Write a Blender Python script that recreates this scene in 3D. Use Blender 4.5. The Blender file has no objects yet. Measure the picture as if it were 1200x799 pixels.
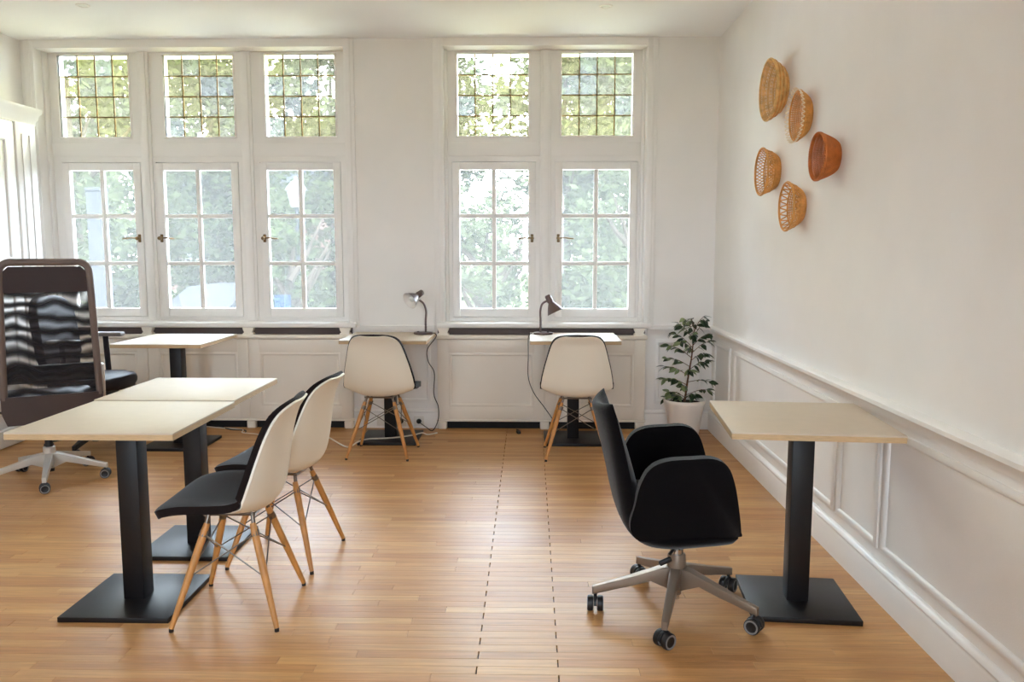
import bpy, bmesh, math, random
from mathutils import Vector, Matrix

random.seed(7)
S = bpy.context.scene
COL = S.collection
PI = math.pi
rad = math.radians

# ------------------------------------------------------------------ camera, sky, exposure
cam_d = bpy.data.cameras.new('camera')
cam_d.sensor_width = 36.0
cam_d.sensor_fit = 'HORIZONTAL'
cam_d.lens = 955.0 / 1200.0 * 36.0
cam_d.clip_start = 0.05
cam = bpy.data.objects.new('camera', cam_d)
cam.location = (0, 0, 1.39)
cam.rotation_euler = (rad(90 - 6.45), 0, rad(1.27))
COL.objects.link(cam)
S.camera = cam

SKY = 5.0
w = bpy.data.worlds.new('sky')
S.world = w
w.use_nodes = True
bg = w.node_tree.nodes['Background']
bg.inputs['Color'].default_value = (0.78, 0.925, 1.16, 1)
bg.inputs['Strength'].default_value = SKY

S.view_settings.view_transform = 'Standard'
S.view_settings.look = 'None'
S.view_settings.gamma = 1.0
S.view_settings.use_curve_mapping = False
S.view_settings.exposure = 2.8
S.cycles.diffuse_bounces = 8

# room dimensions in metres
XL, XR = -3.84, 1.40          # left and right wall
YB, YR = 6.25, -1.3           # window wall, rear wall
ZC = 2.945                    # ceiling
FR = 6.41                     # plane of the window frames
OPEN = [(-3.735, -1.395), (-0.655, 0.868)]   # window openings in x
OZ0, OZ1 = 0.815, 2.885
REAR = [(-2.7, -1.85), (-0.2, 0.65)]           # openings added in the unseen rear wall to light the window wall
RZ0, RZ1 = 0.9, 2.4


def portal(name, cx, cy, cz, sx, sz, rx):
    l = bpy.data.lights.new(name, 'AREA')
    l.shape = 'RECTANGLE'
    l.size, l.size_y = sx, sz
    l.cycles.is_portal = True
    o = bpy.data.objects.new(name, l)
    o.location = (cx, cy, cz)
    o.rotation_euler = (rx, 0, 0)
    COL.objects.link(o)


for a, b in OPEN:
    portal('window_portal', (a + b) / 2, 6.66, (OZ0 + OZ1) / 2, b - a, OZ1 - OZ0, -PI / 2)
for a, b in REAR:
    portal('rear_fill_portal', (a + b) / 2, YR - 0.3, (RZ0 + RZ1) / 2, b - a, RZ1 - RZ0, PI / 2)


# ------------------------------------------------------------------ materials
def srgb(r, g, b):
    f = lambda c: (c / 12.92 if c <= 0.04045 else ((c + 0.055) / 1.055) ** 2.4)
    return (f(r / 255.0), f(g / 255.0), f(b / 255.0), 1.0)


M = {}


def mat(name, col, rough=0.5, metal=0.0, spec=0.5, var=0.0, vscale=8.0, bump=0.0, bscale=200.0, sheen=0.0, stretch=None, coat=0.0):
    m = bpy.data.materials.new(name)
    m.use_nodes = True
    nt = m.node_tree
    p = nt.nodes['Principled BSDF']
    p.inputs['Base Color'].default_value = col
    p.inputs['Roughness'].default_value = rough
    p.inputs['Metallic'].default_value = metal
    p.inputs['Specular IOR Level'].default_value = spec
    if coat:
        p.inputs['Coat Weight'].default_value = coat
    if sheen:
        p.inputs['Sheen Weight'].default_value = sheen
        p.inputs['Sheen Roughness'].default_value = 0.4
    tc = nt.nodes.new('ShaderNodeTexCoord')
    vec = tc.outputs['Object']
    if stretch:
        mp = nt.nodes.new('ShaderNodeMapping')
        mp.inputs['Scale'].default_value = stretch
        nt.links.new(vec, mp.inputs['Vector'])
        vec = mp.outputs['Vector']
    if var:
        n = nt.nodes.new('ShaderNodeTexNoise')
        n.inputs['Scale'].default_value = vscale
        n.inputs['Detail'].default_value = 5
        nt.links.new(vec, n.inputs['Vector'])
        r = nt.nodes.new('ShaderNodeValToRGB')
        r.color_ramp.elements[0].position = 0.3
        r.color_ramp.elements[1].position = 0.7
        r.color_ramp.elements[0].color = tuple(c * (1 - var) for c in col[:3]) + (1,)
        r.color_ramp.elements[1].color = tuple(min(1, c * (1 + var)) for c in col[:3]) + (1,)
        nt.links.new(n.outputs['Fac'], r.inputs['Fac'])
        nt.links.new(r.outputs['Color'], p.inputs['Base Color'])
    if bump:
        n = nt.nodes.new('ShaderNodeTexNoise')
        n.inputs['Scale'].default_value = bscale
        n.inputs['Detail'].default_value = 3
        nt.links.new(vec, n.inputs['Vector'])
        bp = nt.nodes.new('ShaderNodeBump')
        bp.inputs['Strength'].default_value = bump
        bp.inputs['Distance'].default_value = 0.002
        nt.links.new(n.outputs['Fac'], bp.inputs['Height'])
        nt.links.new(bp.outputs['Normal'], p.inputs['Normal'])
    M[name] = m
    return m


mat('wall', srgb(240, 236, 232), 0.9, var=0.02, vscale=3, bump=0.25, bscale=160)
mat('ceiling', srgb(246, 246, 246), 0.92, bump=0.1)
mat('paint', srgb(240, 236, 232), 0.42, var=0.012, vscale=4)
mat('cover_bounce_tint', srgb(242, 233, 220), 0.45, var=0.015, vscale=4)  # warm bounce from the floor is put into this colour
mat('dark', srgb(26, 24, 24), 0.8, var=0.1)  # stands in for the shade beneath the radiator covers
mat('slot_shade', srgb(84, 72, 70), 0.7)  # painted shade of the slot under the sill
mat('subfloor', srgb(52, 34, 22), 0.9, var=0.2)
mat('tabletop', srgb(206, 189, 168), 0.5, var=0.02, vscale=20)
mat('ply', srgb(196, 165, 124), 0.55, var=0.12, vscale=30, stretch=(1, 1, 12))
mat('steel_black', srgb(18, 13, 14), 0.44, spec=0.4, bump=0.15, bscale=500)
mat('shell_white', srgb(232, 224, 208), 0.38)
mat('felt', srgb(29, 20, 19), 0.95, spec=0.2, sheen=0.16, var=0.15, vscale=90, bump=0.4, bscale=700)
mat('fabric_black', srgb(7, 4, 6), 0.95, spec=0.15, sheen=0.22, var=0.15, vscale=60, bump=0.5, bscale=600)
mat('beech', srgb(196, 138, 76), 0.45, var=0.18, vscale=14, stretch=(4, 4, 0.6))
mat('wire', srgb(128, 118, 108), 0.35, metal=0.9)
mat('alu', srgb(205, 198, 188), 0.4, metal=0.35, var=0.02)
mat('alu_backlit', srgb(138, 120, 104), 0.42, metal=0.4, var=0.03)  # browned and darkened in the colour because the base is backlit
mat('chrome', srgb(200, 200, 200), 0.2, metal=1.0)
mat('plastic_black', srgb(24, 22, 24), 0.45)
mat('plastic_grey', srgb(130, 126, 124), 0.5)
mat('lower_brown', srgb(66, 52, 49), 0.5, var=0.05)
mat('frame_brown_lit', srgb(106, 90, 82), 0.5, var=0.05)  # hoop colour lightened to paint in light from above
mat('leather_dark', srgb(44, 36, 42), 0.5, bump=0.3, bscale=300)
mat('head_fabric', srgb(62, 52, 52), 0.9, bump=0.5, bscale=500)
mat('brass', srgb(122, 96, 62), 0.4, metal=0.7, var=0.2, vscale=40)
mat('lead', srgb(134, 108, 66), 0.6, metal=0.2)
mat('lamp_metal', srgb(108, 92, 90), 0.35, metal=0.5)
mat('lamp_inside', srgb(228, 222, 216), 0.5)
mat('plug_black', srgb(18, 16, 16), 0.5)
mat('cord_white', srgb(222, 214, 200), 0.5)
mat('socket_white', srgb(228, 222, 212), 0.35)
mat('pot', srgb(246, 240, 233), 0.4)
mat('soil', srgb(50, 36, 26), 1.0, var=0.3, vscale=60)
mat('bark', srgb(112, 78, 54), 0.9, var=0.25, vscale=60)
mat('leaf', srgb(52, 70, 44), 0.35, var=0.35, vscale=6)
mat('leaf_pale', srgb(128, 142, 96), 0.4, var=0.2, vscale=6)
mat('loop_straw', srgb(236, 220, 194), 0.7, var=0.08)
mat('straw', srgb(222, 180, 116), 0.65, var=0.22, vscale=30)
mat('cane', srgb(214, 154, 82), 0.6, var=0.22, vscale=30)
mat('cane_brown', srgb(190, 106, 42), 0.5, var=0.25, vscale=30)
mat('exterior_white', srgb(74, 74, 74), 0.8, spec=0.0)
mat('grass', srgb(92, 104, 68), 1.0, var=0.3, vscale=0.8, spec=0.0)
mat('gravel', srgb(204, 198, 188), 1.0, var=0.15, vscale=6, spec=0.0)
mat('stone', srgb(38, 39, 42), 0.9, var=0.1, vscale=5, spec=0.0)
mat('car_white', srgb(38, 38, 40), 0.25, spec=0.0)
mat('car_glass', srgb(70, 76, 80), 0.1)
mat('tyre', srgb(30, 30, 30), 0.8)
mat('tree_bark', srgb(46, 40, 34), 0.95, var=0.3, vscale=6, spec=0.0)
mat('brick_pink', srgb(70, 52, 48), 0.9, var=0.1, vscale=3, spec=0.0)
mat('lens', srgb(226, 226, 222), 0.3)


def foliage_mat(name, c1, c2):
    m = bpy.data.materials.new(name)
    m.use_nodes = True
    nt = m.node_tree
    nt.nodes.remove(nt.nodes['Principled BSDF'])
    g = nt.nodes.new('ShaderNodeNewGeometry')
    r = nt.nodes.new('ShaderNodeValToRGB')
    r.color_ramp.elements[0].color = c1
    r.color_ramp.elements[1].color = c2
    nt.links.new(g.outputs['Random Per Island'], r.inputs['Fac'])
    d = nt.nodes.new('ShaderNodeBsdfDiffuse')
    t = nt.nodes.new('ShaderNodeBsdfTranslucent')
    nt.links.new(r.outputs['Color'], d.inputs['Color'])
    nt.links.new(r.outputs['Color'], t.inputs['Color'])
    mx = nt.nodes.new('ShaderNodeMixShader')
    mx.inputs['Fac'].default_value = 0.4
    nt.links.new(d.outputs[0], mx.inputs[1])
    nt.links.new(t.outputs[0], mx.inputs[2])
    nt.links.new(mx.outputs[0], nt.nodes['Material Output'].inputs['Surface'])
    M[name] = m


foliage_mat('foliage_a', srgb(36, 41, 24), srgb(60, 65, 42))
foliage_mat('foliage_b', srgb(42, 47, 30), srgb(67, 71, 50))
foliage_mat('foliage_c', srgb(31, 37, 21), srgb(53, 60, 36))


def glass_mat(name, tint, haze, haze_col=(1, 1, 1, 1), ripple=0.0):
    """thin window glass: clear transmission, a Fresnel reflection and a translucent film that paints in veiling glare"""
    m = bpy.data.materials.new(name)
    m.use_nodes = True
    nt = m.node_tree
    nt.nodes.remove(nt.nodes['Principled BSDF'])
    tr = nt.nodes.new('ShaderNodeBsdfTransparent')
    tr.inputs['Color'].default_value = tint
    gl = nt.nodes.new('ShaderNodeBsdfGlossy')
    gl.inputs['Roughness'].default_value = 0.02
    tl = nt.nodes.new('ShaderNodeBsdfTranslucent')
    tl.inputs['Color'].default_value = haze_col
    m1 = nt.nodes.new('ShaderNodeMixShader')
    m1.inputs['Fac'].default_value = haze  # share of the pale veil that imitates glare
    nt.links.new(tr.outputs[0], m1.inputs[1])
    nt.links.new(tl.outputs[0], m1.inputs[2])
    if ripple:
        tc = nt.nodes.new('ShaderNodeTexCoord')
        n = nt.nodes.new('ShaderNodeTexNoise')
        n.inputs['Scale'].default_value = 22
        n.inputs['Detail'].default_value = 4
        nt.links.new(tc.outputs['Object'], n.inputs['Vector'])
        mr = nt.nodes.new('ShaderNodeMapRange')
        mr.inputs['From Min'].default_value = 0.3
        mr.inputs['From Max'].default_value = 0.7
        mr.inputs['To Min'].default_value = max(0, haze - ripple)
        mr.inputs['To Max'].default_value = haze + ripple
        nt.links.new(n.outputs['Fac'], mr.inputs['Value'])
        nt.links.new(mr.outputs['Result'], m1.inputs['Fac'])
    fr = nt.nodes.new('ShaderNodeFresnel')
    fr.inputs['IOR'].default_value = 1.45
    m2 = nt.nodes.new('ShaderNodeMixShader')
    nt.links.new(fr.outputs[0], m2.inputs['Fac'])
    nt.links.new(m1.outputs[0], m2.inputs[1])
    nt.links.new(gl.outputs[0], m2.inputs[2])
    nt.links.new(m2.outputs[0], nt.nodes['Material Output'].inputs['Surface'])
    M[name] = m


glass_mat('glass', (0.98, 0.985, 0.95, 1), 0.024, (1, 0.98, 0.92, 1))
glass_mat('sticker', (0.72, 0.80, 0.95, 1), 0.05, (0.85, 0.9, 1, 1))
glass_mat('amber_a', (0.93, 0.88, 0.64, 1), 0.028, (1, 0.94, 0.74, 1), 0.014)
glass_mat('amber_b', (0.94, 0.92, 0.78, 1), 0.028, (1, 0.96, 0.82, 1), 0.014)
glass_mat('amber_c', (0.95, 0.95, 0.90, 1), 0.028, (1, 0.98, 0.93, 1), 0.014)


def mesh_fabric(name):
    """see-through knitted back of the swivel chair, its moire imitated by wavy bands of opacity"""
    m = bpy.data.materials.new(name)
    m.use_nodes = True
    nt = m.node_tree
    p = nt.nodes['Principled BSDF']
    p.inputs['Base Color'].default_value = srgb(26, 20, 24)
    p.inputs['Roughness'].default_value = 0.8
    tc = nt.nodes.new('ShaderNodeTexCoord')
    wv = nt.nodes.new('ShaderNodeTexWave')
    wv.wave_type = 'BANDS'
    wv.bands_direction = 'Z'
    wv.inputs['Scale'].default_value = 4.2
    wv.inputs['Distortion'].default_value = 8.0
    wv.inputs['Detail'].default_value = 1.0
    wv.inputs['Detail Scale'].default_value = 1.2
    nt.links.new(tc.outputs['Object'], wv.inputs['Vector'])
    mr = nt.nodes.new('ShaderNodeMapRange')
    mr.inputs['To Min'].default_value = 0.12  # opacity bands stand in for moire
    mr.inputs['To Max'].default_value = 0.92
    nt.links.new(wv.outputs['Fac'], mr.inputs['Value'])
    nt.links.new(mr.outputs['Result'], p.inputs['Alpha'])
    M[name] = m


mesh_fabric('knit')


def wood_floor():
    m = bpy.data.materials.new('oak')
    m.use_nodes = True
    nt = m.node_tree
    L = nt.links.new
    p = nt.nodes['Principled BSDF']
    at = nt.nodes.new('ShaderNodeAttribute')
    at.attribute_name = 'tone'
    geo = nt.nodes.new('ShaderNodeNewGeometry')
    # every board gets its own piece of grain: shift the pattern by its tone
    off = nt.nodes.new('ShaderNodeVectorMath')
    off.operation = 'SCALE'
    off.inputs[0].default_value = (37.0, 91.0, 13.0)
    L(at.outputs['Fac'], off.inputs['Scale'])
    add = nt.nodes.new('ShaderNodeVectorMath')
    L(geo.outputs['Position'], add.inputs[0])
    L(off.outputs['Vector'], add.inputs[1])
    mp = nt.nodes.new('ShaderNodeMapping')
    mp.inputs['Scale'].default_value = (2.2, 34.0, 1.0)
    L(add.outputs['Vector'], mp.inputs['Vector'])
    n = nt.nodes.new('ShaderNodeTexNoise')
    n.inputs['Scale'].default_value = 1.6
    n.inputs['Detail'].default_value = 8
    n.inputs['Roughness'].default_value = 0.62
    n.inputs['Distortion'].default_value = 0.6
    L(mp.outputs['Vector'], n.inputs['Vector'])
    mp2 = nt.nodes.new('ShaderNodeMapping')
    mp2.inputs['Scale'].default_value = (6.0, 160.0, 1.0)
    L(add.outputs['Vector'], mp2.inputs['Vector'])
    n2 = nt.nodes.new('ShaderNodeTexNoise')
    n2.inputs['Scale'].default_value = 1.0
    n2.inputs['Detail'].default_value = 4
    L(mp2.outputs['Vector'], n2.inputs['Vector'])
    # large soft patches of wear
    n3 = nt.nodes.new('ShaderNodeTexNoise')
    n3.inputs['Scale'].default_value = 1.1
    n3.inputs['Detail'].default_value = 3
    L(geo.outputs['Position'], n3.inputs['Vector'])
    tone = nt.nodes.new('ShaderNodeValToRGB')
    e = tone.color_ramp.elements
    e[0].position, e[0].color = 0.0, srgb(187, 134, 82)
    e[1].position, e[1].color = 1.0, srgb(209, 161, 106)
    L(at.outputs['Fac'], tone.inputs['Fac'])
    gr = nt.nodes.new('ShaderNodeMapRange')
    gr.inputs['From Min'].default_value = 0.3
    gr.inputs['From Max'].default_value = 0.72
    gr.inputs['To Min'].default_value = 0.80
    gr.inputs['To Max'].default_value = 1.10
    L(n.outputs['Fac'], gr.inputs['Value'])
    gr2 = nt.nodes.new('ShaderNodeMapRange')
    gr2.inputs['From Min'].default_value = 0.35
    gr2.inputs['From Max'].default_value = 0.65
    gr2.inputs['To Min'].default_value = 0.92
    gr2.inputs['To Max'].default_value = 1.05
    L(n2.outputs['Fac'], gr2.inputs['Value'])
    gr3 = nt.nodes.new('ShaderNodeMapRange')
    gr3.inputs['From Min'].default_value = 0.3
    gr3.inputs['From Max'].default_value = 0.7
    gr3.inputs['To Min'].default_value = 0.88
    gr3.inputs['To Max'].default_value = 1.08
    L(n3.outputs['Fac'], gr3.inputs['Value'])
    mul = nt.nodes.new('ShaderNodeMath')
    mul.operation = 'MULTIPLY'
    L(gr.outputs['Result'], mul.inputs[0])
    L(gr2.outputs['Result'], mul.inputs[1])
    mul2 = nt.nodes.new('ShaderNodeMath')
    mul2.operation = 'MULTIPLY'
    L(mul.outputs[0], mul2.inputs[0])
    L(gr3.outputs['Result'], mul2.inputs[1])
    sc = nt.nodes.new('ShaderNodeVectorMath')
    sc.operation = 'SCALE'
    L(tone.outputs['Color'], sc.inputs[0])
    L(mul2.outputs[0], sc.inputs['Scale'])
    L(sc.outputs['Vector'], p.inputs['Base Color'])
    rr = nt.nodes.new('ShaderNodeMapRange')
    rr.inputs['To Min'].default_value = 0.30
    rr.inputs['To Max'].default_value = 0.52
    L(n3.outputs['Fac'], rr.inputs['Value'])
    L(rr.outputs['Result'], p.inputs['Roughness'])
    p.inputs['Specular IOR Level'].default_value = 0.25
    bp = nt.nodes.new('ShaderNodeBump')
    bp.inputs['Strength'].default_value = 0.12
    bp.inputs['Distance'].default_value = 0.002
    L(n.outputs['Fac'], bp.inputs['Height'])
    L(bp.outputs['Normal'], p.inputs['Normal'])
    M['oak'] = m


wood_floor()


# ------------------------------------------------------------------ mesh helpers
class B:
    """collects shapes into one bmesh"""

    def __init__(self):
        self.bm = bmesh.new()
        self.m = 0

    def _new(self, faces):
        for f in faces:
            f.material_index = self.m
            f.smooth = True

    def box(self, c, s, bev=0.0, rot=None, seg=2):
        g = bmesh.ops.create_cube(self.bm, size=1.0)
        vs = g['verts']
        mt = Matrix.Translation(Vector(c))
        if rot is not None:
            mt = mt @ rot
        mt = mt @ Matrix.Diagonal((s[0], s[1], s[2], 1))
        bmesh.ops.transform(self.bm, matrix=mt, verts=vs)
        fs = {f for v in vs for f in v.link_faces}
        self._new(fs)
        for f in fs:
            f.smooth = seg > 2
        if bev:
            es = list({e for v in vs for e in v.link_edges})
            r = bmesh.ops.bevel(self.bm, geom=es, offset=bev, segments=seg, profile=0.5, affect='EDGES', clamp_overlap=True)
            self._new(r['faces'])
            for f in r['faces']:
                f.smooth = seg > 2
        return self

    def bx(self, x0, x1, y0, y1, z0, z1, bev=0.0):
        return self.box(((x0 + x1) / 2, (y0 + y1) / 2, (z0 + z1) / 2), (abs(x1 - x0), abs(y1 - y0), abs(z1 - z0)), bev)

    def tube(self, pts, r, n=8, closed=False):
        pts = [Vector(p) for p in pts]
        k = len(pts)
        rs = r if isinstance(r, (list, tuple)) else [r] * k
        rings = []
        nrm = None
        for i, p in enumerate(pts):
            if closed:
                t = pts[(i + 1) % k] - pts[i - 1]
            else:
                t = pts[min(i + 1, k - 1)] - pts[max(i - 1, 0)]
            t.normalize()
            if nrm is None:
                a = Vector((0, 0, 1)) if abs(t.z) < 0.9 else Vector((1, 0, 0))
                nrm = t.cross(a).normalized()
            else:
                nrm = (nrm - t * nrm.dot(t)).normalized()
            bn = t.cross(nrm)
            rings.append([self.bm.verts.new(p + (nrm * math.cos(2 * PI * j / n) + bn * math.sin(2 * PI * j / n)) * rs[i]) for j in range(n)])
        fs = []
        for i in range(k if closed else k - 1):
            a, b = rings[i], rings[(i + 1) % k]
            for j in range(n):
                fs.append(self.bm.faces.new((a[j], a[(j + 1) % n], b[(j + 1) % n], b[j])))
        if not closed:
            fs.append(self.bm.faces.new(rings[0][::-1]))
            fs.append(self.bm.faces.new(rings[-1]))
        self._new(fs)
        return self

    def lathe(self, prof, n=24, mt=None, a0=0.0, a1=2 * PI):
        """profile of (radius, height) turned about z, then placed by mt"""
        mt = mt or Matrix()
        full = abs(a1 - a0 - 2 * PI) < 1e-6
        cnt = n if full else n + 1
        rings = []
        for r, z in prof:
            if r < 1e-6:
                rings.append([self.bm.verts.new(mt @ Vector((0, 0, z)))])
            else:
                rings.append([self.bm.verts.new(mt @ Vector((r * math.cos(a0 + (a1 - a0) * j / n), r * math.sin(a0 + (a1 - a0) * j / n), z))) for j in range(cnt)])
        fs = []
        for a, b in zip(rings, rings[1:]):
            for j in range(n):
                j2 = (j + 1) % cnt
                if len(a) == 1 and len(b) == 1:
                    continue
                if len(a) == 1:
                    fs.append(self.bm.faces.new((a[0], b[j2], b[j])))
                elif len(b) == 1:
                    fs.append(self.bm.faces.new((a[j], a[j2], b[0])))
                else:
                    fs.append(self.bm.faces.new((a[j], a[j2], b[j2], b[j])))
        self._new(fs)
        return self

    def prism(self, poly, to3, t0, t1, bev=0.0, seg=3):
        """polygon (a, b) extruded from t0 to t1; to3(a, b, t) gives the point"""
        lo = [self.bm.verts.new(to3(a, b, t0)) for a, b in poly]
        hi = [self.bm.verts.new(to3(a, b, t1)) for a, b in poly]
        k = len(poly)
        f1 = self.bm.faces.new(lo[::-1])
        f2 = self.bm.faces.new(hi)
        fs = [f1, f2]
        for i in range(k):
            fs.append(self.bm.faces.new((lo[i], lo[(i + 1) % k], hi[(i + 1) % k], hi[i])))
        self._new(fs)
        f1.smooth = f2.smooth = bev > 0.012
        if bev:
            r = bmesh.ops.bevel(self.bm, geom=list(f1.edges) + list(f2.edges), offset=bev, segments=seg, profile=0.5, affect='EDGES', clamp_overlap=True)
            self._new(r['faces'])
        return self

    def sheet(self, f, nu, nv, t0, t1):
        """closed sheet: f(i, j, t) gives the point of grid knot (i, j) at offset t"""
        lay = [[[self.bm.verts.new(f(i, j, t)) for j in range(nv + 1)] for i in range(nu + 1)] for t in (t0, t1)]
        fs = []
        for L, fl in ((lay[0], True), (lay[1], False)):
            for i in range(nu):
                for j in range(nv):
                    q = (L[i][j], L[i + 1][j], L[i + 1][j + 1], L[i][j + 1])
                    fs.append(self.bm.faces.new(q[::-1] if fl else q))
        loop = [(i, 0) for i in range(nu)] + [(nu, j) for j in range(nv)] + [(i, nv) for i in range(nu, 0, -1)] + [(0, j) for j in range(nv, 0, -1)]
        for k in range(len(loop)):
            a, b = loop[k], loop[(k + 1) % len(loop)]
            fs.append(self.bm.faces.new((lay[0][a[0]][a[1]], lay[0][b[0]][b[1]], lay[1][b[0]][b[1]], lay[1][a[0]][a[1]])))
        self._new(fs)
        return self

    def mesh(self, name, mats, angle=50, flat=False):
        me = bpy.data.meshes.new(name)
        bmesh.ops.recalc_face_normals(self.bm, faces=self.bm.faces[:])
        self.bm.to_mesh(me)
        self.bm.free()
        for m in (mats if isinstance(mats, (list, tuple)) else [mats]):
            me.materials.append(M[m])
        if flat:
            for p in me.polygons:
                p.use_smooth = False
        else:
            me.set_sharp_from_angle(angle=rad(angle))
        return me


def O(name, data, parent=None, loc=(0, 0, 0), rot=(0, 0, 0), mats=None):
    if isinstance(data, B):
        data = data.mesh(name, mats)
    o = bpy.data.objects.new(name, data)
    o.location = loc
    o.rotation_euler = rot
    if parent is not None:
        o.parent = parent
    COL.objects.link(o)
    return o


def thing(name, label, cat, loc=(0, 0, 0), rz=0.0, group=None):
    o = bpy.data.objects.new(name, None)
    o.location = loc
    o.rotation_euler = (0, 0, rz)
    o.empty_display_size = 0.1
    COL.objects.link(o)
    return tag(o, label, cat, group)


def tag(o, label, cat, group=None):
    o['label'] = label
    o['category'] = cat
    if group:
        o['group'] = group
    return o


def struct(o):
    o['kind'] = 'structure'
    return o


def label(o, text):
    o['label'] = text
    return o


# ------------------------------------------------------------------ room shell
T = 0.36      # window wall thickness


def wall_with_holes(x0, x1, y0, y1, z0, z1, holes, hz0, hz1):
    b = B()
    xs = x0
    for a, c in holes:
        b.bx(xs, a, y0, y1, z0, z1)
        b.bx(a, c, y0, y1, z0, hz0)
        b.bx(a, c, y0, y1, hz1, z1)
        xs = c
    b.bx(xs, x1, y0, y1, z0, z1)
    return b


struct(O('wall_back', wall_with_holes(XL - 0.2, XR + 0.2, YB, YB + T, -0.06, ZC + 0.2, OPEN, OZ0, OZ1), mats='wall'))
struct(O('wall_rear', wall_with_holes(XL - 0.2, XR + 0.2, YR - 0.3, YR, -0.06, ZC + 0.2, REAR, RZ0, RZ1), mats='wall'))
struct(O('wall_right', B().bx(XR, XR + 0.2, YR, YB, -0.06, ZC + 0.2), mats='wall'))
struct(O('wall_left', B().bx(XL - 0.2, XL, YR, YB, -0.06, ZC + 0.2), mats='wall'))
struct(O('ceiling', B().bx(XL, XR, YR, YB, ZC, ZC + 0.15), mats='ceiling'))

# floor: a dark sub-floor carries single oak strips, butted in long rows across the room
floor = struct(O('floor', B().bx(XL, XR, YR, YB, -0.06, -0.012), mats='subfloor'))
ROW = 0.0505


def plank_geo(x0, x1, y0, y1):
    e = 0.0003
    b = 0.0006
    v = [(x0, y0 + e, -0.012), (x1, y0 + e, -0.012), (x1, y1 - e, -0.012), (x0, y1 - e, -0.012),
         (x0, y0 + e, -b), (x1, y0 + e, -b), (x1, y1 - e, -b), (x0, y1 - e, -b),
         (x0 + b, y0 + e + b, 0), (x1 - b, y0 + e + b, 0), (x1 - b, y1 - e - b, 0), (x0 + b, y1 - e - b, 0)]
    f = [(0, 1, 5, 4), (1, 2, 6, 5), (2, 3, 7, 6), (3, 0, 4, 7), (4, 5, 9, 8), (5, 6, 10, 9), (6, 7, 11, 10), (7, 4, 8, 11), (8, 9, 10, 11)]
    return v, f


def plank_mesh(name, geos, tones):
    V, F, Tn = [], [], []
    for (v, f), t in zip(geos, tones):
        o = len(V)
        V += v
        F += [tuple(i + o for i in q) for q in f]
        Tn += [t] * len(v)
    me = bpy.data.meshes.new(name)
    me.from_pydata(V, [], F)
    at = me.attributes.new('tone', 'FLOAT', 'POINT')
    at.data.foreach_set('value', Tn)
    me.materials.append(M['oak'])
    return me


rf = random.Random(3)
SA, SB = -0.175, 0.097        # the two straight seams with wide open butt joints
planks = []
yy = YR
row = 0
while yy < YB - 0.001:
    y1 = min(yy + ROW, YB)
    anchor = SA if row % 2 == 0 else SB
    for side in (-1, 1):
        x = anchor
        first = True
        while (x > XL + 0.001) if side < 0 else (x < XR - 0.001):
            ln = rf.choice((0.42, 0.54, 0.66, 0.8, 0.95))
            e = x + side * ln
            e = max(XL, e) if side < 0 else min(XR, e)
            if abs(e - (XL if side < 0 else XR)) < 0.15:
                e = XL if side < 0 else XR
            a, c = (e, x) if side < 0 else (x, e)
            g = 0.0020 if first else 0.0005
            if side < 0:
                planks.append((a + 0.0005, c - g, yy, y1))
            else:
                planks.append((a + g, c - 0.0005, yy, y1))
            first = False
            x = e
    yy += ROW
    row += 1
# the boards that show largest in the photograph are parts of their own, the rest one field
view = [p for p in planks if p[2] > 2.44 and p[1] / max(p[2], 0.1) > -0.66]
view.sort(key=lambda p: p[2])
near = set(view[:290])
rest = [p for p in planks if p not in near]
for p in view[:290]:
    O('plank', plank_mesh('plank', [plank_geo(*p)], [rf.random()]), floor)
fo = O('plank_field', plank_mesh('plank_field', [plank_geo(*p) for p in rest], [rf.random() for _ in rest]), floor)
fo['kind'] = 'stuff'

# skirting, chair rail and picture-frame mouldings
base_prof = [(0, 0), (0.024, 0), (0.024, 0.108), (0.020, 0.116), (0.018, 0.122), (0.022, 0.130), (0.016, 0.142), (0.006, 0.150), (0, 0.150)]
rail_prof = [(0, 0.735), (0.012, 0.735), (0.014, 0.748), (0.026, 0.760), (0.030, 0.772), (0.044, 0.780), (0.044, 0.796), (0.034, 0.804), (0, 0.806)]
struct(O('baseboard_right', B().prism(base_prof, lambda a, b, t: (XR - a, t, b), YR, YB - 0.02), mats='paint'))
struct(O('trim_1', B().prism(rail_prof, lambda a, b, t: (XR - a, t, b), YR, YB - 0.045), mats='paint'))


def moulding_frame(b, f, a0, a1, z0, z1, wd=0.032, th=0.016):
    """four mitred moulding strips; f(a, z, depth) gives the point"""
    prof = [(0.0, 0.0), (0.0, th * 0.55), (wd * 0.22, th * 0.75), (wd * 0.45, th), (wd * 0.75, th * 0.8), (wd, th * 0.25), (wd, 0.0)]
    rings = []
    for k, (sa, sz, ca, cz) in enumerate(((a0, z0, 1, 1), (a1, z0, -1, 1), (a1, z1, -1, -1), (a0, z1, 1, -1))):
        rings.append([b.bm.verts.new(f(sa + ca * p, sz + cz * p, d)) for p, d in prof])
    n = len(prof)
    fs = []
    for k in range(4):
        A, C = rings[k], rings[(k + 1) % 4]
        for i in range(n - 1):
            fs.append(b.bm.faces.new((A[i], A[i + 1], C[i + 1], C[i])))
    b._new(fs)
    return b


n_trim = [1]


def trim(b, m='paint'):
    n_trim[0] += 1
    return struct(O('trim_%d' % n_trim[0], b, mats=m))


for a0, a1 in ((3.66, 5.55), (3.19, 3.63 - 0.0), (1.1, 3.155), (-0.3, 1.06), (-2.2, -0.36)):
    trim(moulding_frame(B(), lambda a, z, d: (XR - d, a, z), a0, a1, 0.195, 0.700))
trim(moulding_frame(B(), lambda a, z, d: (XR - d, a, z), 5.66, 6.14, 0.195, 0.700))

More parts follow.
